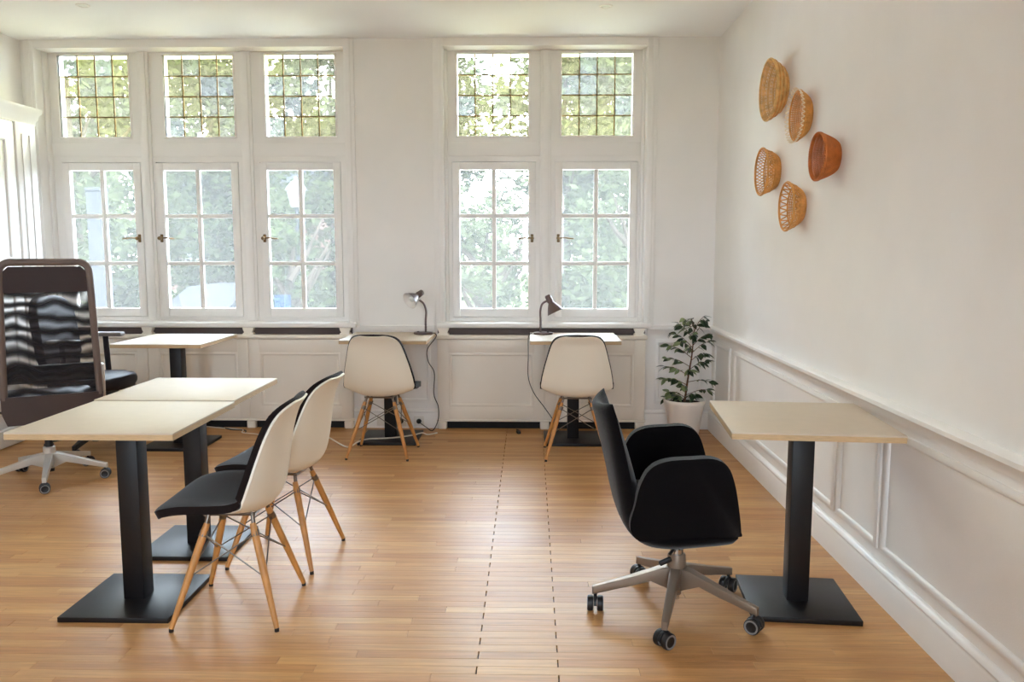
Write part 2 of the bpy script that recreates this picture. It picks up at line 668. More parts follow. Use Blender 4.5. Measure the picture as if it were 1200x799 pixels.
# the window wall between and beside the radiator niches
struct(O('baseboard_back', B().prism(base_prof, lambda a, b, t: (t, YB - a, b), 0.885, XR), mats='paint'))
trim(B().prism(base_prof, lambda a, b, t: (t, YB - a, b), -1.37, -0.715))
trim(B().prism(rail_prof, lambda a, b, t: (t, YB - a, b), 0.90, XR))
trim(moulding_frame(B(), lambda a, z, d: (a, YB - d, z), 0.965, 1.33, 0.20, 0.700))
trim(moulding_frame(B(), lambda a, z, d: (a, YB - d, z), -1.315, -0.77, 0.20, 0.690))
trim(B().prism([(0, 0.745), (0.012, 0.745), (0.018, 0.77), (0.018, 0.80), (0, 0.806)], lambda a, b, t: (t, YB - a, b), -1.31, -0.74))
struct(O('baseboard_rear', B().prism(base_prof, lambda a, b, t: (t, YR + a, b), XL, XR), mats='paint'))

# ------------------------------------------------------------------ windows
glass_cache = {}


def pane_mesh(wd, ht, m):
    k = (round(wd, 3), round(ht, 3), m)
    if k not in glass_cache:
        glass_cache[k] = B().bx(-wd / 2, wd / 2, -0.0015, 0.0015, -ht / 2, ht / 2).mesh('pane', m, flat=True)
    return glass_cache[k]


def handle_mesh(side):
    b = B()
    b.box((0, -0.006, 0), (0.022, 0.012, 0.062), 0.004)
    b.tube([(0, -0.006, 0), (0, -0.045, 0)], 0.008)
    b.lathe([(0, -0.012), (0.012, -0.012), (0.016, 0), (0.012, 0.012), (0, 0.012)], 12, Matrix.Translation((0, -0.046, 0)) @ Matrix.Rotation(PI / 2, 4, 'X'))
    pts = [(side * 0.004, -0.046, 0), (side * 0.05, -0.046, 0.004), (side * 0.09, -0.046, -0.002), (side * 0.118, -0.046, -0.004)]
    b.tube(pts, [0.006, 0.0055, 0.007, 0.004], 8)
    return b.mesh('handle', 'brass')


HM = {-1: handle_mesh(-1), 1: handle_mesh(1)}
rg = random.Random(11)


def window(idx, ox0, ox1, lights):
    """lights: list of (transom x0, x1, sash x0, x1, handle side)"""
    TZ0, TZ1 = 2.252, 2.866
    SZ0, SZ1 = 0.858, 2.052
    b = B()
    y0, y1 = FR - 0.02, FR + 0.06
    # slab with openings for the transom lights above and the casements below
    e = ox0
    for (t0, t1, s0, s1, hs) in lights:
        pass
    b.bx(ox0, ox1, y0, y1, TZ1, OZ1)
    b.bx(ox0, ox1, y0, y1, SZ1 + 0.007, TZ0)
    b.bx(ox0, ox1, y0, y1, OZ0, SZ0 - 0.003)
    prev_t, prev_s = ox0, ox0
    for (t0, t1, s0, s1, hs) in lights:
        b.bx(prev_t, t0, y0, y1, TZ0, TZ1)
        b.bx(prev_s, s0 - 0.003, y0, y1, SZ0 - 0.003, SZ1 + 0.007)
        prev_t, prev_s = t1, s1 + 0.003
    b.bx(prev_t, ox1, y0, y1, TZ0, TZ1)
    b.bx(prev_s, ox1, y0, y1, SZ0 - 0.003, SZ1 + 0.007)
    win = struct(O('window_%d' % idx, b, mats='paint'))
    # mullion posts with a stepped, reeded front
    for (a, c) in zip(lights, lights[1:]):
        mx = (a[3] + c[2]) / 2
        p = B().bx(mx - 0.042, mx + 0.042, y0 - 0.022, y0, OZ0, OZ1, 0.004)
        p.bx(mx - 0.024, mx + 0.024, y0 - 0.036, y0 - 0.022, OZ0, OZ1, 0.004)
        O('mullion', p, win, mats='paint')
    # moulded drip rail across, and the outer stop bead
    O('transom_rail', B().bx(ox0, ox1, y0 - 0.008, y0, 2.10, 2.20, 0.003), win, mats='paint')
    for xx, sg in ((ox0, 1), (ox1, -1)):
        O('jamb_bead', B().bx(xx, xx + sg * 0.022, y0 - 0.05, y0, OZ0, OZ1, 0.004), win, mats='paint')
    # casing on the room side
    cz = B()
    th = 0.016
    for xa, xb in ((ox0 - 0.075, ox0), (ox1, ox1 + 0.075)):
        cz.bx(max(xa, XL), xb, YB - th, YB, 0.80, ZC, 0.003)
        xm = (xa + xb) / 2
        cz.bx(max(xm - 0.008, XL), xm + 0.012, YB - th - 0.006, YB - th + 0.002, 0.80, ZC, 0.003)
    cz.bx(ox0, ox1, YB - th, YB, OZ1, ZC)
    O('casing', cz, win, mats='paint')
    # sill board
    sill = B()
    sill.bx(max(ox0 - 0.06, XL), ox1 + 0.06, YB - 0.055, YB, 0.788, 0.826, 0.008)
    sill.bx(ox0, ox1, YB, FR - 0.02, 0.788, 0.826)
    O('window_sill', sill, win, mats='paint')
    for (t0, t1, s0, s1, hs) in lights:
        # transom light: bead, 16 leaded panes, cames
        tr = B()
        for (a0, a1, z0, z1) in ((t0 - 0.014, t1 + 0.014, TZ1, TZ1 + 0.014), (t0 - 0.014, t1 + 0.014, TZ0 - 0.014, TZ0),
                                 (t0 - 0.014, t0, TZ0, TZ1), (t1, t1 + 0.014, TZ0, TZ1)):
            tr.bx(a0, a1, y0 - 0.008, y0 + 0.02, z0, z1, 0.003)
        tro = O('transom_light', tr, win, mats='paint')
        pw, ph = (t1 - t0) / 4, (TZ1 - TZ0) / 4
        for i in range(4):
            for j in range(4):
                m = rg.choice(('amber_a', 'amber_a', 'amber_b', 'amber_b', 'amber_c'))
                O('pane', pane_mesh(pw - 0.002, ph - 0.002, m), tro, (t0 + pw * (i + 0.5), FR + 0.012, TZ0 + ph * (j + 0.5)), (rad(rg.uniform(-0.5, 0.5)), 0, rad(rg.uniform(-0.5, 0.5))))
        for i in range(1, 4):
            O('lead_came', B().box((0, 0, 0), (0.009, 0.012, TZ1 - TZ0), 0.002), tro, (t0 + pw * i, FR + 0.012, (TZ0 + TZ1) / 2), mats='lead')
            O('lead_came', B().box((0, 0, 0), (t1 - t0, 0.0125, 0.009), 0.002), tro, ((t0 + t1) / 2, FR + 0.012, TZ0 + ph * i), mats='lead')
        # casement: stiles and rails, glazing bars, six panes, handle
        st = 0.056
        cs = B()
        ys0, ys1 = y0 - 0.012, y0 + 0.04
        cs.bx(s0, s0 + st, ys0, ys1, SZ0, SZ1, 0.004)
        cs.bx(s1 - st, s1, ys0, ys1, SZ0, SZ1, 0.004)
        cs.bx(s0 + st, s1 - st, ys0, ys1, SZ1 - st, SZ1, 0.004)
        cs.bx(s0 + st, s1 - st, ys0, ys1, SZ0, SZ0 + 0.066, 0.004)
        cso = O('casement', cs, win, mats='paint')
        rb_ = B()        # rebate the casement closes against
        for (a0, a1, z0, z1) in ((s0 - 0.012, s1 + 0.012, SZ1 - 0.012, SZ1 + 0.012), (s0 - 0.012, s1 + 0.012, SZ0 - 0.012, SZ0 + 0.012),
                                 (s0 - 0.012, s0 + 0.012, SZ0 + 0.012, SZ1 - 0.012), (s1 - 0.012, s1 + 0.012, SZ0 + 0.012, SZ1 - 0.012)):
            rb_.bx(a0, a1, y0 + 0.042, y1 + 0.006, z0, z1)
        O('rebate', rb_, win, mats='paint')
        g0, g1 = s0 + st, s1 - st
        h0, h1 = SZ0 + 0.066, SZ1 - st
        bw = 0.033
        cw, ch = (g1 - g0 - bw) / 2, (h1 - h0 - 2 * bw) / 3
        O('glazing_bar', B().box((0, 0, 0), (bw, 0.034, h1 - h0), 0.006), cso, ((g0 + g1) / 2, y0 + 0.014, (h0 + h1) / 2), mats='paint')
        for k in (1, 2):
            O('glazing_bar', B().box((0, 0, 0), (g1 - g0, 0.033, bw), 0.006), cso, ((g0 + g1) / 2, y0 + 0.014, h0 + ch * k + bw * (k - 0.5)), mats='paint')
        for i in range(2):
            for k in range(3):
                O('pane', pane_mesh(cw + 0.008, ch + 0.008, 'glass'), cso, (g0 + cw / 2 + i * (cw + bw), y0 + 0.02, h0 + ch / 2 + k * (ch + bw)))
        hx = s1 - 0.026 if hs < 0 else s0 + 0.026
        label(O('handle', HM[hs], cso, (hx, ys0, 1.472)), 'aged brass lever handle')
        if idx == 1 and s0 > -2.2:
            label(O('sticker', B().box((0, 0, 0), (0.13, 0.001, 0.10)), cso, (g0 + 0.085, y0 + 0.017, h0 + 0.055), mats='sticker'), 'pale blue sticker on the bottom pane')
    return win


window(1, OPEN[0][0], OPEN[0][1], [(-3.640, -3.095, -3.650, -3.035, -1), (-2.822, -2.283, -2.911, -2.268, 1), (-2.037, -1.500, -2.100, -1.470, 1)])
window(2, OPEN[1][0], OPEN[1][1], [(-0.560, -0.019, -0.603, 0.040, -1), (0.238, 0.778, 0.192, 0.822, 1)])


def rear_fill_window(idx, a, c):  # unseen windows added behind the camera as fill light
    b = B()
    for x0, x1, z0, z1 in ((a, a + 0.07, RZ0, RZ1), (c - 0.07, c, RZ0, RZ1), (a, c, RZ0, RZ0 + 0.07), (a, c, RZ1 - 0.07, RZ1),
                           ((a + c) / 2 - 0.04, (a + c) / 2 + 0.04, RZ0, RZ1), (a, c, 1.95, 2.03)):
        b.bx(x0, x1, YR - 0.2, YR - 0.14, z0, z1)
    o = struct(O('window_%d' % idx, b, mats='paint'))  # frame of an added fill window
    for x0, x1 in ((a + 0.07, (a + c) / 2 - 0.04), ((a + c) / 2 + 0.04, c - 0.07)):
        for z0, z1 in ((RZ0 + 0.07, 1.95), (2.03, RZ1 - 0.07)):
            O('pane', pane_mesh(x1 - x0, z1 - z0, 'glass'), o, ((x0 + x1) / 2, YR - 0.17, (z0 + z1) / 2))


rear_fill_window(3, *REAR[0])
rear_fill_window(4, *REAR[1])


# ------------------------------------------------------------------ radiator covers under the windows
def radiator_cover(lab, x0, x1, splits, brackets):
    yf, yb = YB - 0.055, YB - 0.002
    t = thing('radiator_cover', lab, 'radiator cover', ((x0 + x1) / 2, (yf + yb) / 2, 0), group='radiator covers under the windows')
    ox, oy = (x0 + x1) / 2, (yf + yb) / 2
    A = lambda b: b
    b = B().bx(x0 - ox, x1 - ox, yf + 0.006 - oy, yb - oy, 0.078, 0.70)
    O('panel_body', b, t, mats='cover_bounce_tint')
    O('top_rail', B().bx(x0 - 0.012 - ox, x1 + 0.012 - ox, yf - 0.018 - oy, yb - oy, 0.703, 0.733, 0.006), t, mats='cover_bounce_tint')
    O('bottom_rail', B().bx(x0 - 0.008 - ox, x1 + 0.008 - ox, yf - 0.010 - oy, yb - oy, 0.062, 0.078, 0.004), t, mats='cover_bounce_tint')
    # dark plates paint in the shade of the slots above and below the cover
    O('vent_slot_shade', B().bx(x0 - ox, x1 - ox, yb - 0.012 - oy, yb - oy, 0.733, 0.788), t, mats='slot_shade')
    O('kick_slot_shade', B().bx(x0 - ox, x1 - ox, yb - 0.012 - oy, yb - oy, 0.0, 0.062), t, mats='dark')
    eds = [x0] + splits + [x1]
    for a, c in zip(eds, eds[1:]):
        # framed door leaf with a sunk panel
        e = 0.003
        d = B()
        st = 0.085
        d.bx(a + e - ox, a + st - ox, yf - 0.006 - oy, yf + 0.012 - oy, 0.082, 0.70, 0.002)
        d.bx(c - st - ox, c - e - ox, yf - 0.006 - oy, yf + 0.012 - oy, 0.082, 0.70, 0.002)
        d.bx(a + st - ox, c - st - ox, yf - 0.006 - oy, yf + 0.012 - oy, 0.60, 0.70, 0.002)
        d.bx(a + st - ox, c - st - ox, yf - 0.006 - oy, yf + 0.012 - oy, 0.082, 0.175, 0.002)
        do = O('door_leaf', d, t, mats='cover_bounce_tint')
        O('panel_moulding', moulding_frame(B(), lambda q, z, dd: (q - ox, yf + 0.006 - dd - oy, z), a + st - 0.002, c - st + 0.002, 0.173, 0.602, 0.028, 0.013), do, mats='cover_bounce_tint')
    for fx in [x0 + 0.035] + splits + [x1 - 0.035]:
        O('foot', B().bx(fx - 0.035 - ox, fx + 0.035 - ox, yf - 0.004 - oy, yb - 0.012 - oy, 0.0, 0.062, 0.010), t, mats='cover_bounce_tint')
    for bx_ in brackets:
        pr = [(-0.044, 0.733), (0.044, 0.733), (0.040, 0.745), (0.030, 0.752), (0.040, 0.772), (0.044, 0.788), (-0.044, 0.788), (-0.040, 0.772), (-0.030, 0.752), (-0.040, 0.745)]
        O('bracket', B().prism(pr, lambda a, z, q: (bx_ + a - ox, q - oy, z), yf, yb - 0.012), t, mats='cover_bounce_tint')
    return t


radiator_cover('long pale three-panel radiator cover below the triple window', -3.66, -1.372, [-2.955, -2.17], [-3.62, -2.955, -2.17, -1.42])
radiator_cover('pale two-panel radiator cover below the double window', -0.712, 0.882, [0.115], [-0.665, 0.835])

# ------------------------------------------------------------------ built-in cupboard along the left wall
cup = thing('built_in_cupboard', 'white panelled built-in cupboard with moulded cornice beside the triple window', 'cupboard', (XL, 4.9, 0))
cb = B().bx(0.002, 0.12, -2.9, 1.235, 0.02, 2.34)
O('carcass', cb, cup, mats='paint')
corn = [(0.0, 2.30), (0.128, 2.30), (0.132, 2.325), (0.15, 2.345), (0.158, 2.372), (0.185, 2.392), (0.19, 2.418), (0.0, 2.418)]
O('cornice', B().prism(corn, lambda a, z, q: (a + 0.002, q, z), -2.95, 1.27), cup, mats='paint')
O('plinth', B().bx(0.002, 0.178, -2.9, 1.20, 0.008, 0.13, 0.004), cup, mats='paint')
pil = B().bx(0.12, 0.145, 1.0, 1.235, 0.12, 2.30, 0.004)
for q in (1.06, 1.15):
    pil.bx(0.145, 0.152, q, q + 0.018, 0.2, 2.22, 0.003)
O('pilaster', pil, cup, mats='paint')
for q0 in (0.28, -0.44, -1.16, -1.88, -2.6):
    d = O('door', B().bx(0.12, 0.14, q0, q0 + 0.70, 0.13, 2.29, 0.003), cup, mats='paint')
    O('panel_moulding', moulding_frame(B(), lambda a, z, dd: (0.14 + dd, a, z), q0 + 0.09, q0 + 0.61, 1.30, 2.18, 0.035, 0.014), d, mats='paint')
    O('panel_moulding', moulding_frame(B(), lambda a, z, dd: (0.14 + dd, a, z), q0 + 0.09, q0 + 0.61, 0.24, 1.20, 0.035, 0.014), d, mats='paint')


# ------------------------------------------------------------------ tables
def table(lab, x, y, z=0.745, wd=0.605, dp=0.605, rz=0.0, bs=0.42, ox=0.0):
    t = thing('table', lab, 'table', (x, y, 0), rz, 'square pedestal tables')
    O('tabletop', B().bx(ox - wd / 2, ox + wd / 2, -dp / 2, dp / 2, z - 0.006, z, 0.001), t, mats='tabletop')
    O('edge_band', B().bx(ox - wd / 2 + 0.0006, ox + wd / 2 - 0.0006, -dp / 2 + 0.0006, dp / 2 - 0.0006, z - 0.026, z - 0.006), t, mats='ply')
    O('mounting_plate', B().bx(-0.12, 0.12, -0.12, 0.12, z - 0.032, z - 0.026), t, mats='steel_black')
    O('column', B().bx(-0.041, 0.041, -0.041, 0.041, 0.012, z - 0.032, 0.002), t, mats='steel_black')
    O('base_plate', B().bx(-bs / 2, bs / 2, -bs / 2, bs / 2, 0.0, 0.020, 0.002), t, mats='steel_black')
    return t


table('square pale-topped table with two white shell chairs, end table of the pair', -1.557, 3.085)
table('square pale-topped table butted against the end table, nearer the windows', -1.562, 3.695, 0.749, 0.605, 0.598)
table('white-topped square table standing alone below the triple window', -2.49, 5.66, 0.76, 0.61, 0.68)
table('white-topped desk with lamp, against the wall between the two windows', -1.02, 5.865, 0.76, 0.61, 0.58)
table('white-topped desk with lamp below the double window', 0.315, 5.865, 0.76, 0.63, 0.58)
table('square table with pale top beside the panelled wall with baskets', 1.055, 3.125, 0.745, 0.595, 0.61, rad(-5), 0.40, -0.016)


# ------------------------------------------------------------------ shell chairs on dowel legs
def catmull(P, t):
    n = len(P) - 1
    s = min(max(t, 0), 1) * n
    i = min(int(s), n - 1)
    f = s - i
    p0, p1, p2, p3 = P[max(i - 1, 0)], P[i], P[i + 1], P[min(i + 2, n)]
    return [0.5 * (2 * b + (c - a) * f + (2 * a - 5 * b + 4 * c - d) * f * f + (3 * b - a - 3 * c + d) * f ** 3) for a, b, c, d in zip(p0, p1, p2, p3)]


# centre line of the shell from front lip to top of the back: y (chair faces +y), z, half width, curl of the sides
PROF = [(0.236, 0.420, 0.205, 0.000), (0.204, 0.435, 0.220, 0.010), (0.130, 0.438, 0.232, 0.022), (0.040, 0.426, 0.236, 0.036), (-0.050, 0.416, 0.238, 0.052),
        (-0.115, 0.424, 0.238, 0.066), (-0.156, 0.462, 0.237, 0.074), (-0.176, 0.530, 0.230, 0.070), (-0.188, 0.610, 0.214, 0.058), (-0.202, 0.700, 0.190, 0.042),
        (-0.226, 0.780, 0.166, 0.028), (-0.262, 0.836, 0.150, 0.018)]



def shell_fn(grow=0.0, liner=False):
    def f(u, v, t):
        y, z, hw, cu = catmull(PROF, v)
        sm = max(0.0, min(1.0, (0.46 - v) / 0.10))
        sm = sm * sm * (3 - 2 * sm)
        if liner and t < 0.01:
            t -= 0.012 * sm * abs(u) ** 8        # the cushion wraps the rim of the seat
        gv = grow if liner else grow - 0.020 * sm
        e = 0.004
        y2, z2 = catmull(PROF, min(1, v + e))[:2]
        y1, z1 = catmull(PROF, max(0, v - e))[:2]
        ty, tz = y2 - y1, z2 - z1
        l = math.hypot(ty, tz) or 1
        ny, nz = tz / l, -ty / l          # towards the sitter
        rt = 0.14 if v > 0.5 else 0.10
        q = min(1.0, (1 - v if v > 0.5 else v) / rt)
        ratio = (hw + gv) / hw
        rf_ = max(0.16, (1 - (1 - q) ** 2.4) ** (1 / 2.4)) if q < 1 else 1.0
        hw = (hw + gv) * rf_
        c = cu * (abs(u) * ratio * rf_) ** 2.2 + (t if t < 0.01 else t * (1 - 0.30 * abs(u) ** 8) * (1 - 0.45 * max(0, (v - 0.90) / 0.10)))
        # outer margin turns with the curl
        return Vector((u * hw, y + ny * c, z + nz * c))
    return f


NU, NV = 24, 48
vs_ = []
for j in range(NV + 1):
    s = j / NV
    vs_.append(0.5 - 0.5 * math.cos(PI * s) * (0.72) - 0.14 * (1 - 2 * s) if False else s)


def remap(j):
    s = j / NV
    return s + 0.045 * math.sin(4 * PI * s) * -1 * 0.5 if False else 0.5 * (s + 0.5 - 0.5 * math.cos(PI * s))


f_out, f_in = shell_fn(0.0), shell_fn(0.006, True)
me_shell = B().sheet(lambda i, j, t: f_out(2 * i / NU - 1, 0.045 + 0.942 * remap(j), t), NU, NV, -0.008, 0.0005).mesh('shell', 'shell_white', 50)
me_liner = B().sheet(lambda i, j, t: f_in(2 * i / NU - 1, remap(j), t), NU, NV, 0.0008, 0.028).mesh('seat_cushion', 'felt', 60)
LEGS = []
LEG_ENDS = []
for sx in (-1, 1):
    for sy in (-1, 1):
        top = Vector((sx * 0.098, sy * 0.085 + 0.0, 0.372))
        bot = Vector((sx * 0.205, sy * 0.192, 0.012))
        LEG_ENDS.append((sx, sy, top, bot))
        b = B()
        d = (bot - top)
        b.tube([top, top + d * 0.12, top + d * 0.5, bot], [0.0115, 0.0145, 0.014, 0.0095], 10)
        g = B().tube([bot + Vector((0, 0, -0.012)), bot + Vector((0, 0, 0.001))], 0.009, 10).mesh('glide', 'plastic_black')
        br = B()
        up = Vector((sx * 0.085, sy * 0.08, 0.408))
        br.tube([up, top + d * 0.08], 0.008, 8)
        br.tube([top + d * 0.07 + Vector((-sx * 0.004, 0, 0)), top + d * 0.13], 0.0155, 8)
        LEGS.append((b.mesh('leg', 'beech'), g, br.mesh('bracket', 'wire')))
rods = []


def leg_pt(sx, sy, f):
    for a, b_, t_, q in LEG_ENDS:
        if a == sx and b_ == sy:
            return t_ + (q - t_) * f


for (a, c) in (((-1, -1), (1, -1)), ((-1, 1), (1, 1)), ((-1, -1), (-1, 1)), ((1, -1), (1, 1))):
    for (fa, fc) in ((0.1, 0.52), (0.52, 0.1)):
        rods.append(B().tube([leg_pt(*a, fa), leg_pt(*c, fc)], 0.0028, 6).mesh('brace_rod', 'wire'))
frame_b = B()
zf = 0.404
frame_b.tube([(-0.10, -0.09, zf), (0.10, -0.09, zf)], 0.006, 6)
frame_b.tube([(-0.10, 0.09, zf), (0.10, 0.09, zf)], 0.006, 6)
frame_b.tube([(-0.088, -0.09, zf), (-0.088, 0.10, zf)], 0.006, 6)
frame_b.tube([(0.088, -0.09, zf), (0.088, 0.10, zf)], 0.006, 6)
me_cframe = frame_b.mesh('seat_frame', 'wire')


def shell_chair(lab, x, y, rz):
    t = thing('shell_chair', lab, 'chair', (x, y, 0), rz, 'white shell chairs with black cushions')
    O('shell', me_shell, t)
    O('seat_cushion', me_liner, t)
    O('seat_frame', me_cframe, t)
    for lg, gl, br in LEGS:
        l = O('leg', lg, t)
        O('glide', gl, l)
        O('bracket', br, t)
    for r in rods:
        O('brace_rod', r, t)
    return t


shell_chair('white shell chair with black cushion at the end table of the pair', -1.122, 3.022, rad(90 + 2))
shell_chair('white shell chair with black cushion at the table nearer the windows', -1.105, 3.575, rad(90 - 6))
shell_chair('white shell chair drawn up to the desk between the windows', -1.00, 5.435, rad(-3))
shell_chair('white shell chair drawn up to the desk below the double window', 0.312, 5.435, rad(0))


# ------------------------------------------------------------------ swivel chair parts
def castor_parts(parent, x, y, ang, r=0.030, dark='plastic_black', hub='plastic_grey', top=0.075):
    ca, sa = math.cos(ang), math.sin(ang)
    fk = B()
    fk.tube([(0, 0, r * 1.5), (0, 0, top)], 0.007, 8)
    fk.prism([(r * math.cos(a), r * math.sin(a) + r) for a in [rad(v) for v in range(0, 181, 20)]], lambda a, z, q: (a * 1.03, q, z * 1.03), -0.006, 0.006, 0.001)
    c = O('castor', fk, parent, (x, y, 0), (0, 0, ang), mats=dark)
    key = (r, dark, hub)
    if key not in wheel_cache:
        wb = B()
        mt = Matrix.Rotation(PI / 2, 4, 'X')
        wb.lathe([(0, -0.010), (r * 0.72, -0.010), (r * 0.8, -0.0115), (r * 0.95, -0.010), (r, -0.006), (r, 0.006), (r * 0.95, 0.010), (r * 0.8, 0.0115), (r * 0.72, 0.010), (0, 0.010)], 20, mt)
        wb.m = 1
        for sg in (-1, 1):
            wb.lathe([(r * 0.66, sg * 0.0118), (r * 0.86, sg * 0.0122), (r * 0.86, sg * 0.008), (r * 0.66, sg * 0.008), (r * 0.66, sg * 0.0118)], 20, mt)
        wheel_cache[key] = wb.mesh('wheel', [dark, hub])
    for sg in (-1, 1):
        O('wheel', wheel_cache[key], c, (0, sg * 0.019, r))
    return c


wheel_cache = {}


def star_base(t, r, a0, m, hub_z, tip_z, wd=0.042, castor_r=0.030, dark='plastic_black', seed=0):
    rr = random.Random(seed)
    for k in range(5):
        a = a0 + 2 * PI * k / 5
        b = B()
        top = [(0.02, hub_z), (0.06, hub_z - 0.006), (r * 0.6, hub_z - (hub_z - tip_z) * 0.55), (r + 0.012, tip_z)]
        bot = [(r + 0.012, tip_z - 0.030), (r * 0.6, hub_z - (hub_z - tip_z) * 0.55 - 0.034), (0.10, hub_z - 0.050), (0.06, hub_z - 0.075), (0.02, hub_z - 0.095)]
        b.prism(top + bot, lambda p, z, q: (p, q, z), -wd / 2, wd / 2, 0.006)
        # taper towards the tip
        for v in b.bm.verts:
            f = 1 - 0.45 * max(0, min(1, v.co.x / r))
            v.co.y *= f
        O('base_leg', b, t, rot=(0, 0, a), mats=m)
        castor_parts(t, r * math.cos(a), r * math.sin(a), rr.uniform(0, 2 * PI), castor_r, dark, 'plastic_grey', tip_z - 0.02)


# ---- black upholstered armchair on castors at the right table (faces +x)
tub = thing('office_armchair', 'black upholstered swivel armchair with rounded arms at the table by the panelled wall', 'office chair', (0.565, 3.03, 0))
star_base(tub, 0.310, rad(181), 'alu_backlit', 0.182, 0.098, 0.042, 0.030, 'plastic_black', 4)
O('hub', B().lathe([(0, 0.07), (0.020, 0.07), (0.022, 0.09), (0.034, 0.10), (0.036, 0.18), (0.034, 0.225), (0.030, 0.232), (0, 0.232)], 20), tub, mats='alu_backlit')
O('gas_spring', B().lathe([(0, 0.05), (0.014, 0.05), (0.014, 0.33), (0, 0.33)], 16).lathe([(0, 0.232), (0.026, 0.232), (0.026, 0.25), (0, 0.25)], 16), tub, mats='chrome')
lv = B()
lv.tube([(-0.01, -0.02, 0.262), (-0.035, -0.05, 0.245)], 0.006)
lv.box((-0.055, -0.07, 0.225), (0.05, 0.016, 0.02), 0.006, Matrix.Rotation(rad(-25), 4, 'Y'))
O('height_lever', lv, tub, mats='plastic_black')
O('tension_knob', B().lathe([(0, 0), (0.03, 0), (0.032, 0.02), (0.03, 0.05), (0, 0.055)], 16, Matrix.Translation((0.125, -0.02, 0.29))), tub, mats='plastic_black')
O('mechanism', B().box((0.03, 0, 0.325), (0.24, 0.16, 0.03), 0.01), tub, mats='plastic_black')


def smooth_poly(P, n=6, closed=True):
    out = []
    k = len(P)
    for i in range(k):
        p0, p1, p2, p3 = P[i - 1], P[i], P[(i + 1) % k], P[(i + 2) % k]
        for j in range(n):
            f = j / n
            out.append(tuple(0.5 * (2 * b + (c - a) * f + (2 * a - 5 * b + 4 * c - d) * f * f + (3 * b - a - 3 * c + d) * f ** 3) for a, b, c, d in zip(p0, p1, p2, p3)))
    return out


# seat and back in one bent, upholstered slab: back leans, curves round at the bottom, runs forward as the seat
mid = [(-0.318, 0.822), (-0.298, 0.772), (-0.268, 0.68), (-0.238, 0.58), (-0.212, 0.49), (-0.185, 0.42), (-0.135, 0.375), (-0.06, 0.362), (0.03, 0.368), (0.11, 0.376), (0.17, 0.378)]
thk = [0.017, 0.023, 0.031, 0.038, 0.044, 0.048, 0.048, 0.046, 0.046, 0.046, 0.040]
hwd = [0.17, 0.205, 0.222, 0.232, 0.238, 0.242, 0.245, 0.245, 0.245, 0.245, 0.24]
cb = B()
rows = []
NS = 40
ctrl = [(m_[0], m_[1], t_, h_) for m_, t_, h_ in zip(mid, thk, hwd)]
NW = 14
for k in range(NS + 1):
    v = k / NS
    x, z, th, hw_ = catmull(ctrl, v)
    x2, z2 = catmull(ctrl, min(1, v + 0.01))[:2]
    x1, z1 = catmull(ctrl, max(0, v - 0.01))[:2]
    tx, tz = x2 - x1, z2 - z1
    l = math.hypot(tx, tz)
    nx, nz = -tz / l, tx / l             # towards the sitter
    if nx < 0 and v < 0.5:
        nx, nz = -nx, -nz
    endf = min(1, min(v, 1 - v) / 0.03)
    th *= 0.35 + 0.65 * math.sqrt(endf)
    wrap = 0.05 * max(0, 1 - v / 0.55)
    ring = []
    for j in range(NW + 1):
        u = -1 + 2 * j / NW
        e = math.sqrt(max(0, 1 - abs(u) ** 6)) * 0.82 + 0.18
        off = wrap * u * u
        ring.append(Vector((x + nx * (th * e + off), u * hw_, z + nz * (th * e + off))))
    for j in range(NW, -1, -1):
        u = -1 + 2 * j / NW
        e = math.sqrt(max(0, 1 - abs(u) ** 6)) * 0.82 + 0.18
        off = wrap * u * u
        ring.append(Vector((x + nx * (-th * e + off), u * hw_, z + nz * (-th * e + off))))
    rows.append([cb.bm.verts.new(p) for p in ring])
fs = []
nr = len(rows[0])
for a, c in zip(rows, rows[1:]):
    for j in range(nr):
        fs.append(cb.bm.faces.new((a[j], a[(j + 1) % nr], c[(j + 1) % nr], c[j])))
fs.append(cb.bm.faces.new(rows[0]))
fs.append(cb.bm.faces.new(rows[-1][::-1]))
cb._new(fs)
O('seat_and_back', cb.mesh('seat_and_back', 'fabric_black', 60), tub)
O('seat_cushion', B().box((0.0, 0, 0.425), (0.34, 0.44, 0.075), 0.03, seg=4), tub, mats='fabric_black')
arm_poly = [(-0.205, 0.395), (-0.212, 0.44), (-0.198, 0.50), (-0.182, 0.575), (-0.150, 0.635), (-0.095, 0.664), (-0.01, 0.672), (0.065, 0.674), (0.115, 0.648), (0.143, 0.585), (0.162, 0.495), (0.175, 0.405), (0.168, 0.388), (0.06, 0.386), (-0.06, 0.378), (-0.165, 0.366)]
ap = smooth_poly(arm_poly, 4)
for sg in (-1, 1):
    b = B()
    # panel leans out a little towards the top
    b.prism(ap, lambda a, z, q: (a, sg * (0.232 + q + 0.10 * (z - 0.39)), z), -0.020, 0.026, 0.016, 4)
    O('arm', b.mesh('arm', 'fabric_black', 60), tub)

# ---- tall mesh-backed chair on the left, turned towards the windows
tall = thing('high_back_chair', 'tall office chair with see-through mesh back and padded headrest', 'office chair', (-2.91, 4.77, 0), rad(30))
star_base(tall, 0.318, rad(7 - 30), 'alu', 0.165, 0.092, 0.046, 0.029, 'plastic_black', 9)
O('hub', B().lathe([(0, 0.07), (0.022, 0.07), (0.034, 0.09), (0.034, 0.20), (0, 0.21)], 18), tall, mats='alu')
O('gas_spring', B().lathe([(0, 0.05), (0.022, 0.05), (0.022, 0.42), (0, 0.42)], 16), tall, mats='plastic_black')
O('mechanism', B().box((0, 0.02, 0.43), (0.20, 0.28, 0.05), 0.012), tall, mats='plastic_black')
O('seat', B().box((0, 0.05, 0.485), (0.50, 0.48, 0.075), 0.032, seg=4), tall, mats='leather_dark')


